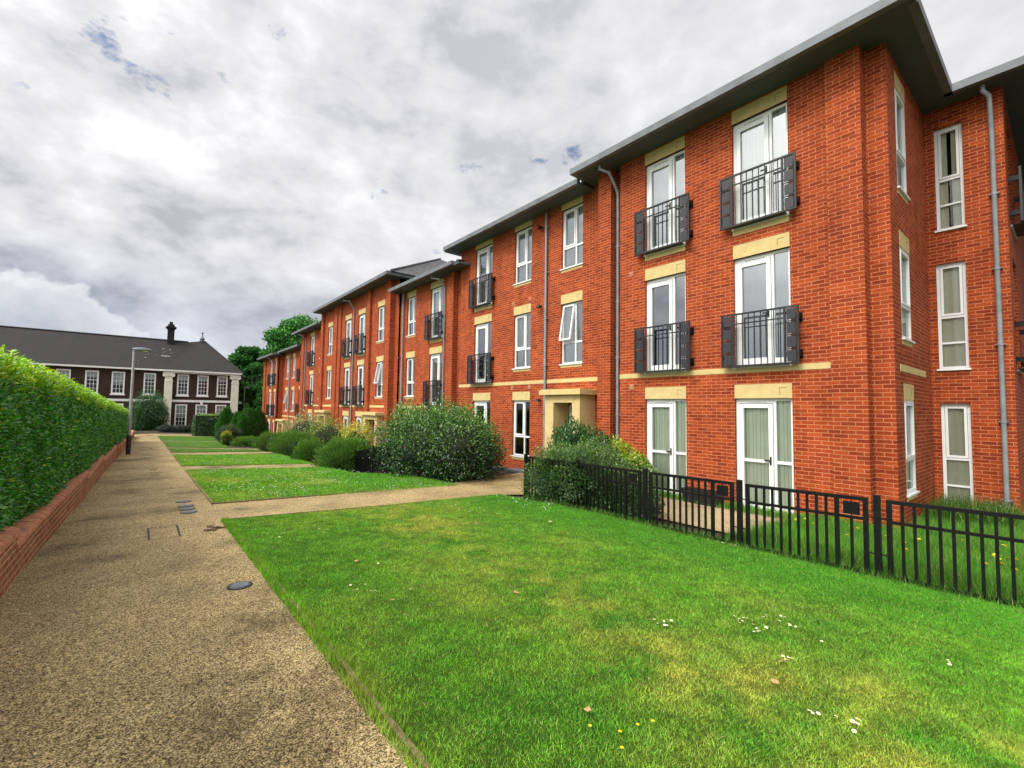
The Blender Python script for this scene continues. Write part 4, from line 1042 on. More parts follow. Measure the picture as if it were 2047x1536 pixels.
# --- low brick wall with rounded coping, stepping down with the slope
def garden_wall():
    segs = [(-1.0, 6.5, .52), (6.5, 12.6, .50), (12.6, 17.2, .50), (17.2, 23.0, .50), (23.0, 29, .50), (29, 36, .50), (36, 45, .50)]
    root = empty('garden_wall', (-.9, 10, g1(-.9, 10))); tag(root, 'low red brick retaining wall with rounded coping bricks running along the path under the hedge', 'wall')
    b = MB(); c = MB(); th = .22
    for (ya, yb, h) in segs:
        top = -1.6 - .022 * ((ya + yb) / 2) * 1.0
        n = max(1, int((yb - ya) / .5))
        zt_a = g1(-.9, ya) + .355 + (h - .5); zt_b = g1(-.9, yb) + .475 + (h - .5)
        for i in range(n):
            p = ya + (yb - ya) * i / n; q = ya + (yb - ya) * (i + 1) / n
            xp, xq = xl(p), xl(q); zp, zq = [zt_a + (zt_b - zt_a) * (v - ya) / (yb - ya) - .055 for v in (p, q)]
            gp, gq = g1(xp, p) - .1, g1(xq, q) - .1
            b.face([(xp, p, gp), (xp, p, zp), (xq, q, zq), (xq, q, gq)], 0, [(p, gp), (p, zp), (q, zq), (q, gq)])
            b.face([(xp, p, zp), (xp - th, p, zp), (xq - th, q, zq), (xq, q, zq)])
            b.face([(xp - th, p, gp), (xq - th, q, gq), (xq - th, q, zq), (xp - th, p, zp)])
        for (v, s_) in ((ya, 1), (yb, -1)):
            x = xl(v); z = (zt_a if s_ == 1 else zt_b) - .055; g_ = g1(x, v) - .1
            b.face([(x, v, g_), (x - th, v, g_), (x - th, v, z), (x, v, z)])
        # coping: one rounded brick after another
        y = ya; step = .078
        while y < yb - .01:
            t = (y - ya) / (yb - ya); z = zt_a + (zt_b - zt_a) * t - .055; x = xl(y); w_ = step - .009
            prof = []
            for k_ in range(9):
                a = math.pi * k_ / 8; prof.append((x - th / 2 + (th / 2 + .018) * math.cos(a), z + .012 + .075 * math.sin(a) ** .8))
            dz = rnd.uniform(-.003, .003)
            f0 = [(px, y, pz + dz) for px, pz in prof]; f1 = [(px, y + w_, pz + dz) for px, pz in prof]
            for k_ in range(8): c.face([f0[k_], f1[k_], f1[k_ + 1], f0[k_ + 1]])
            c.face(f0); c.face(f1[::-1]); c.face([f0[0], f0[-1], f1[-1], f1[0]])
            y += step
            if y > 16 and step < .2: step = .156
    b.build('brickwork', [M['garden_brick']], root); c.build('coping', [M['coping']], root)
    p = MB()
    for y in (23.0,): p.box(xl(y) - .02, xl(y) + .03, y - .15, y + .15, g1(-.6, y) - .1, g1(-.6, y) + .6)
    p.build('pier', [M['garden_brick']], root)
garden_wall()

# --- shrubs ------------------------------------------------------------------
GL = [(.018, .085, .014), (.03, .12, .02), (.045, .16, .025), (.012, .055, .014)]
FR = [(.10, .26, .02), (.15, .32, .03), (.07, .20, .02)]
z = g1(7.0, 11.5)
blob_shrub('shrub', 'biggest rounded glossy dark green shrub, beside the nearest gravel side path', 'shrub',
    [(7.05, 11.0, z + .85, 1.15, 1.0, 1.1), (6.75, 12.3, z + .85, 1.2, 1.3, 1.15), (7.0, 13.6, z + .9, 1.3, 1.3, 1.1), (7.5, 12.4, z + 1.0, 1.3, 1.6, 1.1), (7.55, 10.9, z + .6, .8, .7, .9)],
    50000, .062, [(.012, .055, .010), (.02, .08, .014), (.03, .11, .018), (.016, .036, .018), (.024, .045, .026)], FR, jitter=.21, tip_amt=.85, wl=.5)
z = g1(7.3, 5.7)
blob_shrub('shrub', 'sprawling small leaved green shrub pushing through the black railings by the porch', 'shrub',
    [(6.95, 7.05, z + .52, .62, .62, .60), (7.05, 6.3, z + .58, .62, .8, .66), (7.15, 5.55, z + .42, .52, .62, .52), (7.7, 6.6, z + .64, .65, .75, .56), (7.0, 4.95, z + .25, .35, .4, .3)],
    62000, .040, [(.016, .06, .012), (.028, .10, .016), (.055, .14, .025)], [(.11, .24, .03), (.16, .26, .04)], jitter=.14, up=.25, spiky=.3, wl=.38, tip_amt=.7)
z = g1(8.8, 7.9)
blob_shrub('shrub', 'upright dark leaved shrub standing in front of the cream porch', 'shrub',
    [(8.4, 7.9, z + .85, .6, .55, .85), (8.7, 7.3, z + .72, .52, .52, .72)], 9000, .075, GL, [(.05, .17, .02)], jitter=.14, wl=.4, up=.6)
z = g1(9.2, 6.8)
blob_shrub('shrub', 'small yellow green leafy shrub against the brick between drainpipe and white patio door', 'shrub',
    [(9.0, 7.05, z + .65, .5, .5, .62), (8.95, 6.5, z + .5, .48, .4, .5)], 7000, .072, [(.08, .22, .02), (.14, .30, .025), (.05, .15, .02)], [(.40, .46, .03), (.3, .4, .03)], jitter=.12, tip_amt=.9, wl=.42)
LAV = [(.085, .19, .035), (.12, .24, .045), (.06, .14, .035), (.14, .27, .04)]
def mound(label, x, y, rx, ry, h, n=9000, cols=LAV, tip=[(.15, .30, .04)], leaf=.12, cat='shrub', wl=.14, **kw):
    zg = g1(x, y)
    return blob_shrub('shrub', label, cat, [(x, y, zg + h * .40, rx * .88, ry * .85, h * .54)], n, leaf, cols, tip, m='leaf_matte', up=.7, spiky=.9, jitter=.15, wl=wl, core=.84, **kw)
mound('widest nearest lavender mound, overhanging the lawn corner left of the big glossy shrub', 5.75, 16.5, .95, 1.15, 1.3, 18000)
mound('small grey green lavender mound between two larger ones at the lawn edge', 5.5, 20.0, .62, .7, .95, 9000)
mound('largest tall lavender mound in the middle of the row by the side path', 6.3, 25.6, 1.25, 1.5, 1.55, 20000)
mound('bright green lavender mound at the far end of the row', 5.9, 29.2, .95, 1.0, 1.25, 9000, tip=[(.14, .28, .03)])
mound('low rounded grey green mound just in front of the dark conifers', 4.95, 31.2, .8, .9, .5, 6000)
mound('dull red leaved bush between conifers and lavender', 7.0, 37.0, .8, .8, .95, 4000, cols=[(.07, .02, .018), (.05, .025, .02), (.03, .04, .02)], tip=[(.10, .05, .03)], leaf=.08, wl=.4)
mound('grey leaved airy bush beside the clipped box hedge', 4.5, 35.0, .7, .8, 1.15, 6000, cols=[(.07, .12, .06), (.05, .09, .045)], tip=[(.16, .22, .12)])
mound('yellow variegated bush in front of the conifers', 4.0, 32.0, .32, .4, .85, 3000, cols=[(.10, .2, .03), (.06, .13, .02)], tip=[(.6, .52, .04), (.5, .5, .06)], leaf=.06, wl=.5, tip_amt=.7)
def leafy(label, x, y, r, h, cols, tip, n=5000, leaf=.075, tip_amt=.9):
    zg = g1(x, y); return blob_shrub('shrub', label, 'shrub', [(x, y, zg + h * .5, r, r * 1.1, h * .55), (x + .2, y + r * .6, zg + h * .42, r * .8, r * .8, h * .45)], n, leaf, cols, tip, jitter=.2, tip_amt=tip_amt, wl=.5)
YT = [(.62, .50, .02), (.5, .46, .04), (.36, .42, .03)]
leafy('golden leaved shrub growing against the near cream porch of the middle block', 7.3, 19.8, .8, 2.15, [(.25, .34, .03), (.45, .42, .03)], YT, 6500)
leafy('golden leaved shrub squeezed between the porch and the big glossy shrub', 7.5, 16.3, .6, 1.75, [(.25, .34, .03), (.45, .42, .03)], YT, 5500)
leafy('green rose bush with glossy leaves beside the first patio door of the middle block', 7.9, 25.6, 1.2, 2.3, GL, [(.08, .22, .02), (.5, .45, .05)], 8000)
leafy('pale flowering shrub with yellow leaf tips in front of the narrow far porch', 8.6, 32.5, 1.5, 2.6, [(.03, .09, .02), (.06, .15, .02)], [(.38, .42, .10), (.5, .48, .2)], 9000)

def conifer(label, x, y, r, h, n=9000):
    zg = g1(x, y); root = empty('conifer', (x, y, zg)); tag(root, label, 'conifer', 'dark conifers beside the far block')
    nb = 13; Pl = []; Dl = []
    for i in range(nb):
        a = rnd.uniform(0, 6.28); rr = r * rnd.uniform(.1, .8); hh = h * rnd.uniform(.7, 1.0) * (1.08 - rr / r * .4)
        k_ = n // nb; t = rng.uniform(size=k_) ** .8; rad = (.27 * r + .22 * r * np.sin(np.pi * np.clip(t * .9 + .1, 0, 1))) * (1 - t ** 3) * (1 + .15 * rng.normal(size=k_))
        an = rng.uniform(size=k_) * 6.283
        Pl.append(np.stack([math.cos(a) * rr + np.cos(an) * rad, math.sin(a) * rr + np.sin(an) * rad, t * hh], 1)); Dl.append(np.stack([np.cos(an) * .5, np.sin(an) * .5, np.ones(k_) * .9], 1))
    P = np.concatenate(Pl); D = np.concatenate(Dl) + rdir(len(P)) * .3; m_ = len(P); Ln = .15 * rng.uniform(.6, 1.4, m_)
    put('foliage', leaf_cloud(P, D, D[:, [1, 2, 0]] + rdir(m_) * .5, Ln, Ln * .28, mixc([(.035, .12, .03), (.055, .17, .035), (.09, .23, .04)], m_), M['leaf_matte']), root)
    MB().tube([(x, y, zg), (x, y, zg + h * .85)], [.12, .03], 8).build('trunk', [M['bark']], root)
    b = MB(); b.lathe(x, y, [(r * .35, zg), (r * .4, zg + h * .4), (r * .2, zg + h * .65), (0, zg + h * .8)], 10); b.build('inner_branches', [M['core']], root)
conifer('tallest dark conifer closest to the far brick block', 6.7, 39.2, .9, 3.3, 20000)
conifer('broad dark conifer in the middle of the clump', 5.85, 38.2, .85, 3.1, 18000)
conifer('slim dark conifer on the left edge of the clump', 5.0, 40.5, .7, 2.8, 14000)
conifer('low front conifer hanging over the lawn', 5.35, 36.0, .55, 2.2, 12000)

def box_hedge(name, label, x0, x1, y0, y1, h, n, cols, tip, leaf=.09, rag=.05, base=None):
    zg = g1((x0 + x1) / 2, (y0 + y1) / 2) if base is None else base; root = empty(name, ((x0 + x1) / 2, (y0 + y1) / 2, zg)); tag(root, label, 'hedge'); rl = np.array(root.location)
    a = rng.uniform(size=n); c = rng.uniform(size=n); f = rng.uniform(size=n); P = np.zeros((n, 3)); Nn = np.zeros((n, 3))
    s1 = f < .5; s2 = (f >= .5) & (f < .62); s3 = (f >= .62) & (f < .70); s4 = f >= .70
    P[s1] = np.stack([x0 + (x1 - x0) * a, np.full(n, y0), h * c], 1)[s1]; Nn[s1] = (0, -1, .1)
    P[s2] = np.stack([np.full(n, x0), y0 + (y1 - y0) * a, h * c], 1)[s2]; Nn[s2] = (-1, 0, .1)
    P[s3] = np.stack([np.full(n, x1), y0 + (y1 - y0) * a, h * c], 1)[s3]; Nn[s3] = (1, 0, .1)
    P[s4] = np.stack([x0 + (x1 - x0) * a, y0 + (y1 - y0) * c, np.full(n, h)], 1)[s4]; Nn[s4] = (0, -.1, 1)
    ctr = np.array([(x0 + x1) / 2, (y0 + y1) / 2, 0]); 
    # round the corners
    rel = (P - ctr) / np.array([(x1 - x0) / 2, (y1 - y0) / 2, h]); q = (np.abs(rel[:, 0]) ** 8 + np.abs(rel[:, 1]) ** 8 + np.clip(rel[:, 2], 0, 1) ** 8) ** (1 / 8); P = ctr + (P - ctr) / np.maximum(q, .9)[:, None] * .97
    P += Nn * (rag * rng.normal(size=n) - .04)[:, None] + Nn * (rag * 2.5 * (fbm(P[:, 0] * 1.5, P[:, 2] * 1.5 + P[:, 1], 2) - .5))[:, None]
    P[:, 2] += zg
    D = Nn * .4 + rdir(n) * .7 + np.array([0, 0, .3]); Ln = leaf * rng.uniform(.6, 1.3, n); t = mixc(cols, n); s_ = rng.uniform(size=n) < np.where(s4, .9, .06 + .25 * ss(.85, 1, c)); t[s_] = mixc(tip, int(s_.sum()))
    put('foliage', leaf_cloud(P - rl, D, Nn + rdir(n) * .6, Ln, Ln * .5, t, M['leaf']), root)
    MB().box(x0 + .12, x1 - .12, y0 + .12, y1 - .12, zg - .1, zg + h - .12).build('inner_branches', [M['core']], root)
    return root
box_hedge('hedge', 'clipped square green hedge block in front of the hall windows', 3.45, 7.0, 46.6, 49.5, 1.95, 16000, [(.014, .06, .012), (.025, .09, .015)], [(.10, .27, .02), (.16, .33, .03)])
zg = -2.75
blob_shrub('climbing_shrub', 'tall dark green bush growing up the hall wall behind the lamp post', 'shrub', [(.55, 57.4, zg + 1.6, 1.5, 1.2, 2.2), (.1, 57.2, zg + .9, 1.2, 1.0, 1.4), (1.2, 57.6, zg + 1.2, 1.0, 1.0, 1.6)], 15000, .11, GL, [(.05, .16, .02)], jitter=.12)
for (x_, rx_, t_) in ((1.9, .8, 'leftmost of three low dark bushes at the foot of the hall'), (2.95, .75, 'middle one of three low dark bushes at the foot of the hall'), (3.85, .6, 'rightmost of three low dark bushes at the foot of the hall')):
    blob_shrub('shrub', t_, 'shrub', [(x_, 53.5, zg + .3, rx_, .5, .42)], 3200, .07, [(.012, .03, .014), (.02, .045, .02), (.03, .03, .025)], None, jitter=.08)
for (x_, t_) in ((-1.6, 'dark bush just beyond the far end of the garden wall'), (-3.6, 'dark bush behind the hedge at the hall corner, left of the other')):
    blob_shrub('shrub', t_, 'shrub', [(x_, 52.5, zg + .6, 1.1, .8, .95)], 4500, .1, GL, [(.06, .16, .02)])

# --- trees ---------------------------------------------------------------------
def tree(label, x, y, zb, h, cr, n, leaf, cols, tip, seed=1, nclump=46):
    r = random.Random(seed); root = empty('tree', (x, y, zb)); tag(root, label, 'tree', 'trees behind the buildings')
    tr = MB(); tr.tube([(x, y, zb), (x + .1, y, zb + h * .3), (x + .2, y + .1, zb + h * .6), (x + .1, y, zb + h * .85)], [h * .035, h * .028, h * .018, .05], 10)
    cl = []
    for i in range(nclump):
        a = r.uniform(0, 6.28); e = r.uniform(-.5, 1.0); rad = cr * (1 - abs(e) ** 2 * .6) * r.uniform(.55, 1.0)
        cx, cy, cz = x + math.cos(a) * rad, y + math.sin(a) * rad, zb + h * .62 + e * h * .34
        cl.append((cx, cy, cz, cr * r.uniform(.2, .34)))
        if i % 2 == 0: tr.tube([(x + .1, y, zb + h * r.uniform(.3, .6)), ((x + cx) / 2, (y + cy) / 2, (zb + h * .5 + cz) / 2), (cx, cy, cz)], [h * .012, h * .008, .03], 6)
    tr.build('trunk', [M['bark']], root)
    Pl = []; Nl = []
    for c in cl:
        k_ = n // nclump; d = rdir(k_); d[:, 2] *= .75; rad = c[3] * (1 - rng.uniform(size=k_) ** 2.5 * .5) * (1 + .12 * rng.normal(size=k_)); Pl.append(np.array(c[:3]) + d * rad[:, None]); Nl.append(d)
    P = np.concatenate(Pl); Nn = np.concatenate(Nl); m_ = len(P); D = Nn * .5 + rdir(m_) * .8 + np.array([0, 0, -.1]); Ln = leaf * rng.uniform(.6, 1.4, m_)
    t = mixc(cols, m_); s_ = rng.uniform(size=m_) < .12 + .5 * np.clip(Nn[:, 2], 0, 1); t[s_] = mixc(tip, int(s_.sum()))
    put('crown', leaf_cloud(P - np.array(root.location), D, Nn + rdir(m_) * .7, Ln, Ln * .7, t, M['leaf_matte']), root)
TC = [(.025, .11, .022), (.04, .15, .03), (.055, .19, .035)]; TT = [(.09, .32, .035), (.12, .38, .045)]
tree('large bright leafy tree rising above the far apartment roof', 17.8, 70, -3.5, 16.0, 4.9, 30000, .34, TC, TT, 3, 60)
tree('dark tree between the hall and the far apartment block', 11.7, 76, -3.5, 12.0, 2.6, 22000, .30, TC, [(.035, .13, .02)], 5)
tree('shaded tree standing right behind the dark conifers', 10.9, 64, -3.5, 8.6, 2.0, 16000, .25, TC, [(.04, .15, .02)], 8, 34)
tree('leafy low tree tucked beside the far apartment corner', 11.4, 60.5, -3.6, 5.6, 1.4, 9000, .22, TC, TT, 13, 26)
for (x_, y_, rx_, h_, t_) in ((9.5, 63, 2.2, 2.2, 'nearest dark background bush behind the slim conifer'), (12.5, 66, 3, 3.2, 'broad dark background bush behind the far apartment corner'), (15.5, 70, 3.5, 3.6, 'tallest dark background bush under the big bright tree')):
    blob_shrub('shrub', t_, 'shrub', [(x_, y_, -1.4, rx_, 1.6, h_)], 6000, .2, GL, [(.05, .16, .02)], m='leaf_matte')
tree('tree half hidden beyond the corner of the hall roof', 14.5, 84, -3.5, 11.5, 3.2, 16000, .36, TC, TT, 17, 34)

# ------------------------------------------------------------------ railings
def rail_fence(label, X, posts, h=.90, group='black metal railings', detailed=True):
    y0 = posts[0]; root = empty('railing_fence', (X, y0, g1(X, y0))); tag(root, label, 'fence', group)
    def zb(y): return g1(X, y)
    for y in posts:
        MB().box(X - .030, X + .030, y - .030, y + .030, zb(y) - .1, zb(y) + h + .035).box(X - .033, X + .033, y - .033, y + .033, zb(y) + h + .035, zb(y) + h + .042).build('post', [M['rail']], root)
    for ya, yb in zip(posts[:-1], posts[1:]):          # ya > yb (runs toward the viewer)
        a, c = ya - .085, yb + .085
        if a - c < .4: continue
        Z = lambda y: zb(ya) + (zb(yb) - zb(ya)) * (ya - y) / (ya - yb)
        def bar(b, y1, y2, zo0, zo1, t=.012):
            p = [(X - t, y1, Z(y1) + zo0), (X + t, y1, Z(y1) + zo0), (X + t, y2, Z(y2) + zo0), (X - t, y2, Z(y2) + zo0)]
            q = [(X - t, y1, Z(y1) + zo1), (X + t, y1, Z(y1) + zo1), (X + t, y2, Z(y2) + zo1), (X - t, y2, Z(y2) + zo1)]
            b.face(p[::-1]); b.face(q)
            for i in range(4):
                j = (i + 1) % 4; b.face([p[i], p[j], q[j], q[i]])
        f = MB(); bar(f, a, c, h - .04, h, .022); bar(f, a, c, h - .262, h - .23, .018); bar(f, a, c, .03, .066, .022)
        for y in (a, c + .046): bar(f, y, y - .046, .067, h - .041, .0215)
        ys_ = c + .036 + .25; bar(f, ys_ + .042, ys_, .067, h - .041, .021)
        for (y, s_) in ((ya, -1), (yb, 1)):
            for zo in (h * .3, h * .75): bar(f, y + s_ * .022, y + s_ * .09, zo, zo + .014, .008)
        p = f.build('railing_panel', [M['rail']], root)
        n = 9 if detailed else 8; y1, y2 = a - .036, ys_ + .03
        pl = parent_off(p)
        for i in range(n):
            y = y1 + (y2 - y1) * (i + 1) / (n + 1)
            b = MB(); bar(b, y + .0135, y - .0135, .067, h - .041, .013); b.build('picket', [M['rail']], p)
        ym = (c + .036 + ys_) / 2; b = MB(); bar(b, ym + .0135, ym - .0135, .067, h - .263, .013); b.build('picket', [M['rail']], p)
        b = MB(); bar(b, ym + .082, ym - .082, h - .215, h - .066, .006); bar(b, ym + .005, ym - .005, h - .229, h - .036, .004); b.build('square_plate', [M['rail']], p)
    return root
def parent_off(p): return p
rail_fence('black metal railings with square plates between the near lawn and the brick building', 6.6, [7.63, 6.10, 4.57, 3.015, 1.465, -.08, -1.63])
rail_fence('black railing section half swallowed by lavender beside the big glossy shrub', 5.78, [23.4, 21.85, 20.3, 18.75, 17.2, 15.65, 14.1, 12.95], h=.82)
rail_fence('distant black railing in front of the far apartment block', 8.2, [42.6, 41.05, 39.5, 37.95, 36.4], h=.95)
# kerb strip under the near railings
structure('kerb_strip', sheet('kerb_strip', M['soil'], lambda y: (6.53, 6.69), np.arange(-6, 7.7, .25), 4, .026))

# ------------------------------------------------------------------ street lamps
def street_lamp(label, x, y, h, arm=.45, rz=0, base=None):
    zg = g1(x, y) if base is None else base; root = empty('street_lamp', (x, y, zg), rz); tag(root, label, 'street lamp')
    b = MB(); b.lathe(0, 0, [(.082, -.1), (.082, .72), (.078, .76), (.05, .80)], 16); c = put('base', b.mesh('base', [M['balcony']], smooth=True), root)
    b = MB(); b.lathe(0, 0, [(.056, .78), (.052, h * .6), (.044, h - .03)], 14); b.tube([(0, 0, h - .05), (.03, 0, h + .01), (.12, 0, h + .03)], .028, 10); put('pole', b.mesh('pole', [M['steel']], smooth=True), root)
    # flattened lantern head
    b = MB(); n = 14; L_ = .52; rings = []
    for i in range(13):
        t = i / 12; xx = -.06 + L_ * t * 1.25; wdt = .17 * math.sin(math.pi * (t * .92 + .04)) ** .6; zt_ = .11 * math.sin(math.pi * min(1, t * .8 + .12)) ** .7; zb_ = .035 * math.sin(math.pi * t)
        ring = []
        for k_ in range(n):
            a = 2 * math.pi * k_ / n; ring.append((xx, wdt * math.cos(a), h + .01 + (zt_ if math.sin(a) > 0 else zb_) * math.sin(a)))
        rings.append(ring)
    for i in range(12):
        for k_ in range(n): b.face([rings[i][k_], rings[i][(k_ + 1) % n], rings[i + 1][(k_ + 1) % n], rings[i + 1][k_]])
    b.face(rings[0]); b.face(rings[-1][::-1]); b.lathe(.08, 0, [(.035, h + .06), (.035, h + .12), (0, h + .125)], 10)
    put('lantern', b.mesh('lantern', [M['gutter']], smooth=True), root)
    b = MB(); b.lathe(.36, 0, [(0, h - .055), (.09, h - .045), (.11, h - .01)], 14); put('lens', b.mesh('lens', [M['white']], smooth=True), root)
street_lamp('grey lamp post standing against the brick wall at the left edge of the path', -.36, 24.67, 4.35)
street_lamp('distant small lamp post between the hall and the conifers', 9.3, 61.5, 5.2, base=-3.3, rz=math.pi * .1)

# ------------------------------------------------------------------ covers in the path
def round_cover(x, y, r, label, group=None):
    z_ = g1(x, y) + .006; o = empty('drain_cover', (x, y, z_)); tag(o, label, 'drain cover', group)
    b = MB(); b.lathe(0, 0, [(r + .02, -.004), (r + .02, .006), (r, .006), (r, .003)], 28); put('rim', b.mesh('rim', [M['seal']]), o)
    b = MB(); b.lathe(0, 0, [(r - .004, .0), (r - .004, .007), (0, .0085)], 28)
    for i in range(-4, 5):
        yy = i * r * .2; hw = math.sqrt(max(0, (r * .86) ** 2 - yy * yy)); 
        if hw > .01: b.box(-hw, hw, yy - .006, yy + .006, .009, .014)
    p = put('lid', b.mesh('lid', [M['cover']]), o); p.rotation_euler = (0, 0, .7)
round_cover(.79, 4.99, .085, 'single round ribbed metal drain cover near the front of the path')
for i, (y, t) in enumerate(((10.48, 'farthest'), (9.95, 'second farthest'), (9.62, 'second nearest'), (9.28, 'nearest'))):
    round_cover(.68 + .02 * (3 - i) * 0, y, .10, t + ' of the four round grey covers in a row on the path', 'row of round covers on the path')
o = empty('access_cover', (.32, 7.9, g1(.32, 7.9))); tag(o, 'square gravel filled access cover sunk in the path with a thin metal edge', 'access cover')
b = MB(); z_ = .013
rect = [(-.17, -.36), (.15, -.38), (.15, .38), (-.18, .36)]
for p, q in zip(rect, rect[1:] + rect[:1]):
    dx, dy = q[0] - p[0], q[1] - p[1]; l = math.hypot(dx, dy); ox, oy = -dy / l * .011, dx / l * .011
    b.face([(p[0] - ox, p[1] - oy, z_), (q[0] - ox, q[1] - oy, z_), (q[0] + ox, q[1] + oy, z_), (p[0] + ox, p[1] + oy, z_)])
put('metal_edge', b.mesh('metal_edge', [M['seal']]), o)
sm = [(.45, 23.1), (.42, 28.3), (.36, 15.7), (.34, 17.2), (.0, 28.9)]
for (x, y), t in zip(sm, ('small dark cover in the path level with the third side path', 'small dark cover far down the path', 'thin dark slot cover in the path before the second side path', 'small dark slot cover beside the second side path', 'tiny dark cover far down the path near the lamp post')):
    o = MB().box(x - .09, x + .09, y - .14, y + .14, g1(x, y), g1(x, y) + .012).build('access_cover', [M['timber']]); tag(o, t, 'access cover')
# crumbled hole at the lawn corner
o = blob = MB()
for i in range(14):
    a = rnd.uniform(0, 6.28); x = .93 + rnd.uniform(-.16, .16); y = 7.75 + rnd.uniform(-.2, .2); r_ = rnd.uniform(.02, .05); zz = g1(x, y) + .01
    pts = [(x + r_ * math.cos(a + t) * rnd.uniform(.7, 1.2), y + r_ * math.sin(a + t) * rnd.uniform(.7, 1.2)) for t in (0, 1.2, 2.4, 3.7, 5)]
    top = [(px, py, zz + r_ * .6) for px, py in pts]; bt = [(px * 1.0, py, zz - .01) for px, py in pts]
    o.face(top)
    for k_ in range(5): o.face([bt[k_], bt[(k_ + 1) % 5], top[(k_ + 1) % 5], top[k_]])
o = o.build('rubble', [M['timber']]); tag(o, 'broken crumbling patch of stones where the lawn corner meets the path', 'rubble', kind='stuff')

# planter trough against the wall, doormat-like slabs
x, y = 9.62, 5.2; zg = g1(x, y)
o = empty('planter_trough', (x, y, zg)); tag(o, 'long black plastic planter trough between the two white patio doors', 'planter')
b = MB(); p = [(-.13, -.42), (.13, -.42), (.13, .42), (-.13, .42)]; bt = [(a * .8, c * .92, 0) for a, c in p]; tp = [(a, c, .27) for a, c in p]; rim = [(a * 1.12, c * 1.05, .27) for a, c in p]; rt = [(a * 1.12, c * 1.05, .31) for a, c in p]; inn = [(a * .92, c * .97, .31) for a, c in p]; ins = [(a * .9, c * .95, .25) for a, c in p]
b.face(bt[::-1])
for A_, B2 in ((bt, tp), (tp, rim), (rim, rt), (rt, inn), (inn, ins)):
    for i in range(4): b.face([A_[i], A_[(i + 1) % 4], B2[(i + 1) % 4], B2[i]])
put('trough_body', b.mesh('trough_body', [M['pot']]), o); put('soil_fill', MB().box(-.115, .115, -.39, .39, .2, .26).mesh('soil_fill', [M['soil']]), o)
for (x0, x1, y0, y1, t) in ((9.5, 10.1, 12.6, 13.5, 'grey slab lying at the foot of the middle brick wall'), (9.7, 10.2, 11.4, 12.3, 'dark slab edging the middle wall by the side path')):
    zz = g1(x0, y0); o = MB().box(x0, x1, y0, y1, zz - .02, zz + .05).build('paving_slab', [M['slab']]); tag(o, t, 'paving slab')

# ------------------------------------------------------------------ grass blades and flowers
def blades(name, n, xr, yr, hgt, wid, dens=None, tall=False, label=None, colfn=lawn_tint, lift=.018, edge=None, ymin=None):
    x = rng.uniform(xr[0], xr[1], n)
    if dens == 'near': y = yr[0] + (yr[1] - yr[0]) * rng.uniform(size=n) ** 1.7
    else: y = rng.uniform(yr[0], yr[1], n)
    if edge is not None:
        e = np.array([edge(v) for v in np.linspace(yr[0], yr[1], 400)]); ex = np.interp(y, np.linspace(yr[0], yr[1], 400), e); k_ = x < ex + .03; x = x[k_]; y = y[k_]
    n = len(x); z_ = gz(x, y) + lift; a = rng.uniform(size=n) * 6.283; hh = hgt * rng.uniform(.45, 1.3, n) * (.6 + .9 * fbm(x * 6, y * 6, 44)); ww = wid * rng.uniform(.7, 1.3, n)
    lean = rng.normal(size=(n, 2)) * (.7 if not tall else .35) * hh[:, None]
    P = np.stack([x, y, z_], 1); sx = np.stack([np.cos(a), np.sin(a), 0 * a], 1) * ww[:, None] / 2
    tip = P + np.stack([lean[:, 0], lean[:, 1], hh], 1)
    V = np.stack([P - sx, P + sx, tip], 1).reshape(-1, 3); F = np.arange(3 * n).reshape(-1, 3)
    t = colfn(x, y) * rng.uniform(.25, 1.95, (n, 1)) * np.array([1, 1, 1]) ; t[:, 0] *= rng.uniform(.8, 1.35, n)
    s_ = rng.uniform(size=n) < .07; t[s_] = mixc([(.55, .55, .20), (.42, .40, .12), (.30, .5, .08)], int(s_.sum()))
    o = put(name, np_mesh(name, V, F, M['grass'], t)); o['kind'] = 'stuff'
    if label: o['label'] = label
    return o
blades('grass', 900000, (1.06, 6.6), (.2, 8.2), .019, .0046, 'near', label='short mown grass of the near lawn', edge=e1, )
blades('grass', 150000, (1.06, 6.4), (9.85, 16.45), .032, .008, None, label='short mown grass of the second lawn', edge=e2)
blades('grass', 60000, (1.06, 5.05), (17.8, 23.0), .035, .012, None, label='short mown grass of the third lawn')
def roughcol(x, y): return np.tile(np.array([[.08, .24, .025]]), (len(x), 1)) * (.6 + .9 * fbm(x * 2, y * 2, 5))[:, None]
blades('grass', 90000, (6.66, 10.0), (-.8, 3.3), .15, .006, None, True, 'long rough grass behind the near railings', roughcol)
blades('grass', 60000, (9.9, 13.35), (-1.2, 1.92), .15, .006, None, True, 'long rough grass in the building corner', roughcol)
blades('grass', 9000, (6.5, 6.72), (-.8, 7.6), .09, .005, None, True, 'grass tufts along the foot of the railings', roughcol)
blades('grass', 16000, (1.0, 1.12), (.3, 8.2), .045, .005, None, True, 'grass growing over the edge of the path', lawn_tint)
# weeds against the walls
blades('weeds', 7000, (9.5, 9.98), (1.9, 8.0), .12, .012, None, True, 'low weeds along the foot of the near wall', roughcol)

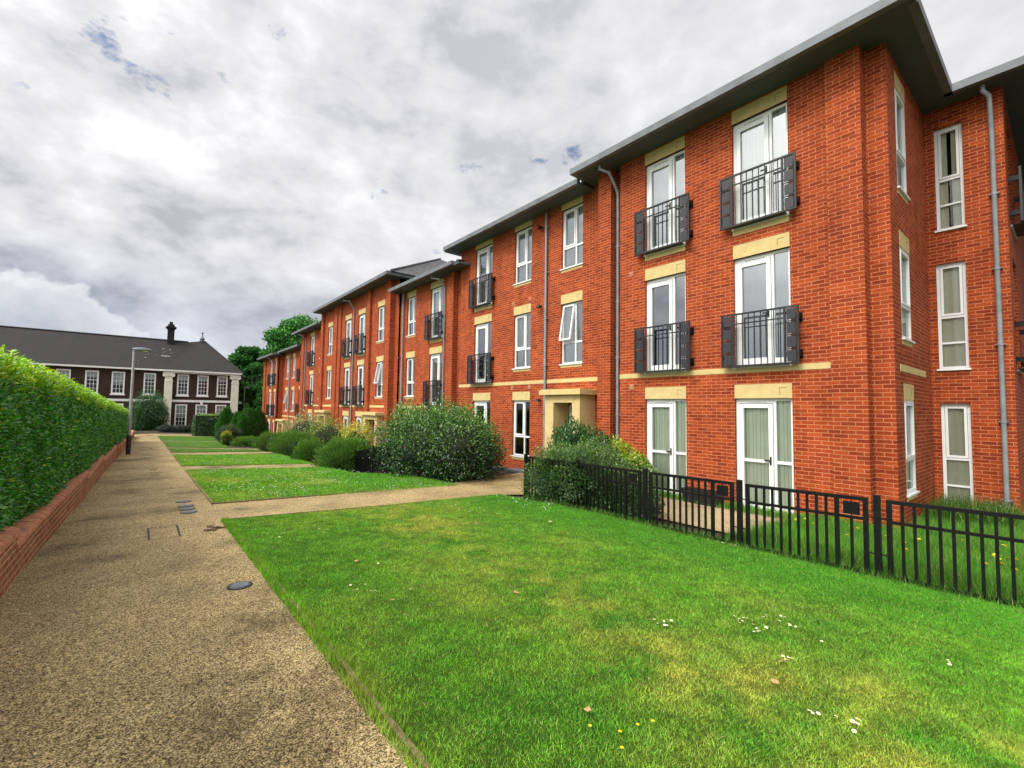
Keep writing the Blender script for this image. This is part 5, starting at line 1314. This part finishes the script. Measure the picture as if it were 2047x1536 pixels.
blades('weeds', 5000, (11.6, 13.35), (.75, 1.85), .34, .010, None, True, 'tall weeds in the shaded building corner', lambda x, y: roughcol(x, y) * .55)
def daisy_mesh(r=.011):
    b = MB(); n = 11
    for i in range(n):
        a = 2 * math.pi * i / n; c, s_ = math.cos(a), math.sin(a); c2, s2 = math.cos(a + .24), math.sin(a + .24); c3, s3 = math.cos(a - .24), math.sin(a - .24)
        b.face([(c * .3 * r, s_ * .3 * r, .0), (c3 * .8 * r, s3 * .8 * r, .002), (c * r, s_ * r, .001), (c2 * .8 * r, s2 * .8 * r, .002)], 0)
    b.lathe(0, 0, [(r * .38, 0), (r * .36, .003), (0, .005)], 8, 1); b.tube([(0, 0, 0), (.002, 0, -.03)], .0012, 4, 2)
    return b.mesh('daisy', [M['petal'], M['yellow'], M['core']])
dm = daisy_mesh(.012)
spots = [(3.35, 2.11, 9, .09, .05), (3.93, 1.80, 7, .10, .07), (3.83, 1.60, 7, .10, .06), (4.2, 1.63, 5, .1, .07), (3.51, 1.28, 8, .07, .04), (2.96, .93, 4, .1, .05), (3.0, .81, 4, .09, .04), (4.36, .59, 3, .07, .03), (1.6, 4.16, 6, .12, .1), (4.09, 1.38, 4, .2, .1), (1.5, 6.6, 5, .15, .15), (2.0, 6.6, 4, .15, .15), (2.05, 4.9, 3, .15, .15), (2.9, 7.3, 5, .2, .15), (6.45, 3.0, 6, .03, .2)]
for (x, y, n, sx_, sy_) in spots:
    for i in range(n):
        px, py = x + rnd.gauss(0, sx_ * .6), y + rnd.gauss(0, sy_ * .8)
        o = put('daisy', dm, None, (px, py, g1(px, py) + .055), rnd.uniform(0, 6)); o.rotation_euler = (rnd.uniform(-.35, .35), rnd.uniform(-.35, .35), rnd.uniform(0, 6)); s_ = rnd.uniform(.7, 1.15); o.scale = (s_, s_, s_)
        tag(o, 'tiny white daisy flower in the short grass of the near lawn', 'flower', 'daisies on the near lawn')
def scatter_flowers(name, regions, m, r, label):
    V = []; F = []
    for (xa, xb, ya, yb, n, cl) in regions:
        for i in range(n):
            x, y = rnd.uniform(xa, xb), rnd.uniform(ya, yb)
            if cl and float(fbm(np.array([x * 1.5]), np.array([y * .9]), 31)[0]) < .5 and rnd.random() < .8: continue
            z_ = g1(x, y) + .055; b = len(V); rr = r * rnd.uniform(.6, 1.3)
            for k_ in range(6): V.append((x + rr * math.cos(k_ * 1.047), y + rr * math.sin(k_ * 1.047), z_ + rnd.uniform(-.003, .003)))
            F.append([b + k_ for k_ in range(6)])
    o = put(name, np_mesh(name, np.array(V), np.array(F), m)); tag(o, label, kind='stuff')
scatter_flowers('daisies', [(1.15, 6.1, 9.9, 16.3, 1000, True), (1.15, 4.95, 17.9, 22.8, 500, True), (1.15, 4.7, 25.3, 27.4, 250, True), (1.15, 4.0, 29, 36, 500, True), (5.6, 6.5, 6.2, 8.1, 40, False), (4.2, 6.3, 6.3, 8.0, 60, True)], M['petal'], .011, 'white daisies sprinkled over the farther lawns')
V = []; F = []
for i in range(150):
    x, y = rnd.uniform(12.0, 13.3), rnd.uniform(.75, 1.8); z_ = g1(x, y) + rnd.uniform(.15, .45); b_ = len(V)
    for k_ in range(5): V.append((x + .016 * math.cos(k_ * 1.257), y + .008 * math.sin(k_ * 2), z_ + .012 * math.sin(k_ * 1.257)))
    F.append([b_ + k_ for k_ in range(5)])
o = put('weed_blossom', np_mesh('weed_blossom', np.array(V), np.array(F), M['petal'])); tag(o, 'tiny pale blossoms on the tall weeds in the building corner', kind='stuff')
# dandelions behind the railings
def dandelion():
    b = MB()
    for ring, (rr, zz, n) in enumerate(((.022, .0, 12), (.014, .006, 9))):
        for i in range(n):
            a = 2 * math.pi * i / n + ring * .3; c, s_ = math.cos(a), math.sin(a); t = (-s_ * .005, c * .005)
            b.face([(c * .003 - t[0], s_ * .003 - t[1], zz), (c * .003 + t[0], s_ * .003 + t[1], zz), (c * rr + t[0], s_ * rr + t[1], zz + .006), (c * rr - t[0], s_ * rr - t[1], zz + .006)])
    b.tube([(0, 0, 0), (.008, .004, -.22)], .002, 4, 1); return b.mesh('dandelion', [M['yellow'], M['grass_stem']])
M['grass_stem'] = simple('flower_stem', (.10, .2, .03), .7, .1, 5, bmp=0)
yd = dandelion()
dl = [(8.9, 3.05), (8.7, 2.9), (8.6, 2.75), (8.5, 2.5), (8.6, 2.1), (8.3, 1.75), (8.35, 1.6), (8.6, 1.4), (8.1, 1.15), (7.9, 1.0), (8.3, .9), (8.5, .75), (8.2, .7), (8.0, .6), (8.4, .6), (7.8, .5), (8.1, .45), (7.7, .35), (7.95, .3), (7.6, .2), (8.2, .25), (7.5, .12), (7.8, .1), (9.0, 1.0), (9.2, .7), (8.9, 2.2), (8.2, 2.2), (7.9, 1.4), (7.6, .7), (9.4, .4)]
for x, y in dl:
    x += rnd.uniform(-.1, .1); y += rnd.uniform(-.06, .06); o = put('dandelion', yd, None, (x, y, g1(x, y) + .2 + rnd.uniform(-.05, .03))); o.rotation_euler = (rnd.uniform(-.4, .4), rnd.uniform(-.7, .1), rnd.uniform(0, 6)); s_ = rnd.uniform(.9, 1.35); o.scale = (s_, s_, s_)
    tag(o, 'yellow dandelion flower in the long grass behind the black railings', 'flower', 'dandelions behind the railings')
for x, y in ((1.86, 1.62), (1.95, 1.50), (2.07, 1.48), (2.16, 1.45), (1.86, 1.42), (2.95, 4.45)):
    o = put('buttercup', yd, None, (x, y, g1(x, y) + .05), rnd.uniform(0, 6)); o.scale = (.42, .42, .25); tag(o, 'small yellow buttercup in the short grass of the near lawn', 'flower', 'buttercups on the near lawn')
# fallen leaves
def dead_leaf():
    b = MB(); p = [(0, -.02, 0), (.014, -.008, .004), (.02, .01, .001), (.008, .026, .005), (-.006, .022, 0), (-.018, .008, .006), (-.012, -.01, .002)]
    b.face(p); return b.mesh('fallen_leaf', [M['leaf_tan']])
dlm = dead_leaf()
for (x, y, s_) in ((3.12, .62 + .6, 1.0), (2.0, 3.9, 1.1), (1.75, 3.75, 1.2), (5.2, 5.4, 1.6), (4.1, 5.9, 1.5), (1.95, 1.72, 1.0), (3.45, 1.30, 1.6), (2.75, 3.3, 1.2), (1.9, 5.0, 1.1)):
    o = put('fallen_leaf', dlm, None, (x, y, g1(x, y) + .052)); o.rotation_euler = (rnd.uniform(-.4, .4), rnd.uniform(-.4, .4), rnd.uniform(0, 6)); o.scale = (s_, s_, s_); tag(o, 'small tan dry leaf lying on the near lawn', 'leaf', 'fallen leaves on the near lawn')

# ------------------------------------------------------------------ camera
cam = bpy.data.cameras.new('camera'); co = bpy.data.objects.new('camera', cam); COL.objects.link(co)
cam.sensor_width = 36; cam.lens = 36 * 911 / 2047; cam.clip_end = 5000; cam.clip_start = .05
RX, RY, RZ = (0.77663497, 0.04489974, 0.62834874), (-0.62977773, 0.03195333, 0.7761179), (0.01476965, -0.99848034, 0.05309293)
right = Vector((RX[0], RY[0], RZ[0])); down = Vector((RX[1], RY[1], RZ[1])); fwd = Vector((RX[2], RY[2], RZ[2]))
m3 = Matrix((right, -down, -fwd)).transposed(); co.matrix_world = m3.to_4x4()
scene.camera = co

# ------------------------------------------------------------------ sky and sun
SE, SA = R_(50), R_(-93)      # elevation; azimuth measured from +Y toward +X
sd = Vector((math.sin(SA) * math.cos(SE), math.cos(SA) * math.cos(SE), math.sin(SE)))
li = bpy.data.lights.new('sun', 'SUN'); li.energy = 1.5; li.angle = R_(14); li.color = (1, .95, .88)
so = bpy.data.objects.new('sun', li); COL.objects.link(so); so.rotation_euler = (-sd).to_track_quat('-Z', 'Y').to_euler()
wd = bpy.data.worlds.new('World'); scene.world = wd; wd.use_nodes = True; nt = wd.node_tree; nt.nodes.clear()
out = nt.nodes.new('ShaderNodeOutputWorld'); bg = nt.nodes.new('ShaderNodeBackground'); L(nt, bg.outputs[0], out.inputs[0])
sky = nt.nodes.new('ShaderNodeTexSky'); sky.sky_type = 'NISHITA'; sky.sun_disc = False; sky.sun_elevation = SE; sky.sun_rotation = SA
skm = N(nt, 'ShaderNodeVectorMath', operation='SCALE'); L(nt, sky.outputs[0], skm.inputs[0]); skm.inputs['Scale'].default_value = 1.0
tc = N(nt, 'ShaderNodeTexCoord'); nrm = N(nt, 'ShaderNodeVectorMath', operation='NORMALIZE'); L(nt, tc.outputs['Generated'], nrm.inputs[0])
sep = N(nt, 'ShaderNodeSeparateXYZ'); L(nt, nrm.outputs[0], sep.inputs[0])
def MA(op, a, b_=None, c=None, clamp=False):
    n = N(nt, 'ShaderNodeMath', operation=op); n.use_clamp = clamp
    for i, v in enumerate((a, b_, c)):
        if v is None: continue
        if isinstance(v, (int, float)): n.inputs[i].default_value = v
        else: L(nt, v, n.inputs[i])
    return n.outputs[0]
zc = MA('MAXIMUM', sep.outputs[2], 0.0); zd = MA('ADD', zc, .16)
cx = MA('DIVIDE', sep.outputs[0], zd); cy = MA('DIVIDE', sep.outputs[1], zd)
cmb = N(nt, 'ShaderNodeCombineXYZ'); L(nt, cx, cmb.inputs[0]); L(nt, cy, cmb.inputs[1])
def noise(scale, det, rough, off=(0, 0, 0), dist=0.0):
    mp = N(nt, 'ShaderNodeMapping'); mp.inputs['Location'].default_value = off; L(nt, cmb.outputs[0], mp.inputs['Vector'])
    n = N(nt, 'ShaderNodeTexNoise'); n.inputs['Scale'].default_value = scale; n.inputs['Detail'].default_value = det; n.inputs['Roughness'].default_value = rough; n.inputs['Distortion'].default_value = dist
    L(nt, mp.outputs[0], n.inputs['Vector']); return n.outputs[0]
def dnoise(scale, det, rough, off, dist, zs=1.9):
    mp = N(nt, 'ShaderNodeMapping'); mp.inputs['Location'].default_value = off; mp.inputs['Scale'].default_value = (1, 1, zs); L(nt, nrm.outputs[0], mp.inputs['Vector'])
    n = N(nt, 'ShaderNodeTexNoise'); n.inputs['Scale'].default_value = scale; n.inputs['Detail'].default_value = det; n.inputs['Roughness'].default_value = rough; n.inputs['Distortion'].default_value = dist
    L(nt, mp.outputs[0], n.inputs['Vector']); return n.outputs[0]
n1 = dnoise(2.3, 5, .5, (3.1, 1.7, 0), .35, 1.6); n2 = dnoise(7.5, 10, .56, (1.2, 7.7, 0), .15, 1.7); n3 = dnoise(9.0, 10, .6, (5.4, 2.2, 3), .2); n4 = noise(.9, 4, .5, (9.4, 4.2, 3), .2)
sh = MA('ADD', MA('MULTIPLY', n1, .50), MA('MULTIPLY', n2, .50))
cr = ramp(nt, [(.39, (.36, .37, .41)), (.46, (.55, .55, .58)), (.515, (.64, .635, .65)), (.58, (.78, .78, .79))], sh)
# greyer, bluer toward the horizon
el = ramp(nt, [(.0, (.85, .90, .95)), (.07, (.68, .73, .81)), (.16, (.74, .78, .85)), (.27, (1, 1, 1))], sep.outputs[2])
mm = N(nt, 'ShaderNodeMix', data_type='RGBA', blend_type='MULTIPLY'); mm.inputs[0].default_value = 1; L(nt, cr.outputs[0], mm.inputs[6]); L(nt, el.outputs[0], mm.inputs[7])
# brighter sky to the right above the roofs
azr = MA('MULTIPLY', MA('MULTIPLY_ADD', sep.outputs[0], .75, .1, True), .8); 
wh = N(nt, 'ShaderNodeMix', data_type='RGBA', blend_type='MIX'); L(nt, azr, wh.inputs[0]); L(nt, mm.outputs[2], wh.inputs[6]); wh.inputs[7].default_value = (.57, .57, .585, 1)
# puffy cumulus bank low on the left: a cloud-top height field against azimuth
azi = MA('ARCTAN2', sep.outputs[0], sep.outputs[1])
cb = N(nt, 'ShaderNodeCombineXYZ'); L(nt, azi, cb.inputs[0]); L(nt, sep.outputs[2], cb.inputs[1])
nc = N(nt, 'ShaderNodeTexNoise'); nc.inputs['Scale'].default_value = 20; nc.inputs['Detail'].default_value = 6; L(nt, cb.outputs[0], nc.inputs['Vector'])
hump = MA('ADD', MA('MULTIPLY', MA('EXPONENT', MA('MULTIPLY', MA('POWER', MA('ADD', azi, .15), 2.0), -60.0)), .10), .088)
top_ = MA('SUBTRACT', MA('MULTIPLY_ADD', nc.outputs[0], .12, hump), MA('ADD', sep.outputs[2], .052))
cmask = MA('MULTIPLY', MA('MULTIPLY', top_, 90.0, None, True), MA('SUBTRACT', 1.0, MA('MULTIPLY', MA('ABSOLUTE', MA('ADD', azi, .2)), 2.3, None, True)), None, True)
ctone = ramp(nt, [(.0, (.80, .80, .81)), (.3, (.60, .62, .65)), (1, (.40, .43, .48))], MA('MULTIPLY', top_, 13.0, None, True))
cum = N(nt, 'ShaderNodeMix', data_type='RGBA', blend_type='MIX'); L(nt, MA('MULTIPLY', cmask, .8), cum.inputs[0]); L(nt, wh.outputs[2], cum.inputs[6]); L(nt, ctone.outputs[0], cum.inputs[7])
# small gaps of blue
gsum = MA('ADD', MA('MULTIPLY', n3, .62), MA('MULTIPLY', n4, .38))
gsum = MA('SUBTRACT', gsum, MA('MULTIPLY', MA('SUBTRACT', .36, sep.outputs[2], None, True), .5))
gsum = MA('SUBTRACT', gsum, MA('MULTIPLY', MA('SUBTRACT', sep.outputs[0], .62, None, True), .8))
gap = ramp(nt, [(.575, (1, 1, 1)), (.625, (.12, .12, .12))], gsum)
mg = N(nt, 'ShaderNodeMix', data_type='RGBA', blend_type='MIX'); L(nt, gap.outputs[0], mg.inputs[0]); 
blue = N(nt, 'ShaderNodeMix', data_type='RGBA', blend_type='MIX'); blue.inputs[0].default_value = .0
sks = N(nt, 'ShaderNodeVectorMath', operation='SCALE'); L(nt, sky.outputs[0], sks.inputs[0]); sks.inputs['Scale'].default_value = .10
L(nt, sks.outputs[0], mg.inputs[6]); L(nt, cum.outputs[2], mg.inputs[7])
# glow lobe added around the sun direction, out of frame, to brighten the scene
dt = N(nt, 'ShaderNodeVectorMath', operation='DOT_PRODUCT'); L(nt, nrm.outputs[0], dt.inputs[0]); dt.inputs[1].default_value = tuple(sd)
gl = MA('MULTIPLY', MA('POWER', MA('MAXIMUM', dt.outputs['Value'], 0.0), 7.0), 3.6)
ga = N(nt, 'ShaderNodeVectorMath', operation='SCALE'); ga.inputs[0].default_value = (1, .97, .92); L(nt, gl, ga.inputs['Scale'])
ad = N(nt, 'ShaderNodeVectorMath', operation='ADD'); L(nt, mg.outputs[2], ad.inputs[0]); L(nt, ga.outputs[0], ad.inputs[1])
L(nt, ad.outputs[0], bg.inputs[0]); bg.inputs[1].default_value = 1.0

scene.view_settings.view_transform = 'Standard'; scene.view_settings.look = 'None'; scene.view_settings.exposure = 0.45; scene.view_settings.gamma = 1
scene.render.engine = 'CYCLES'; scene.cycles.max_bounces = 6; scene.cycles.transparent_max_bounces = 12; scene.cycles.diffuse_bounces = 3; scene.cycles.glossy_bounces = 3
scene.cycles.use_denoising = True
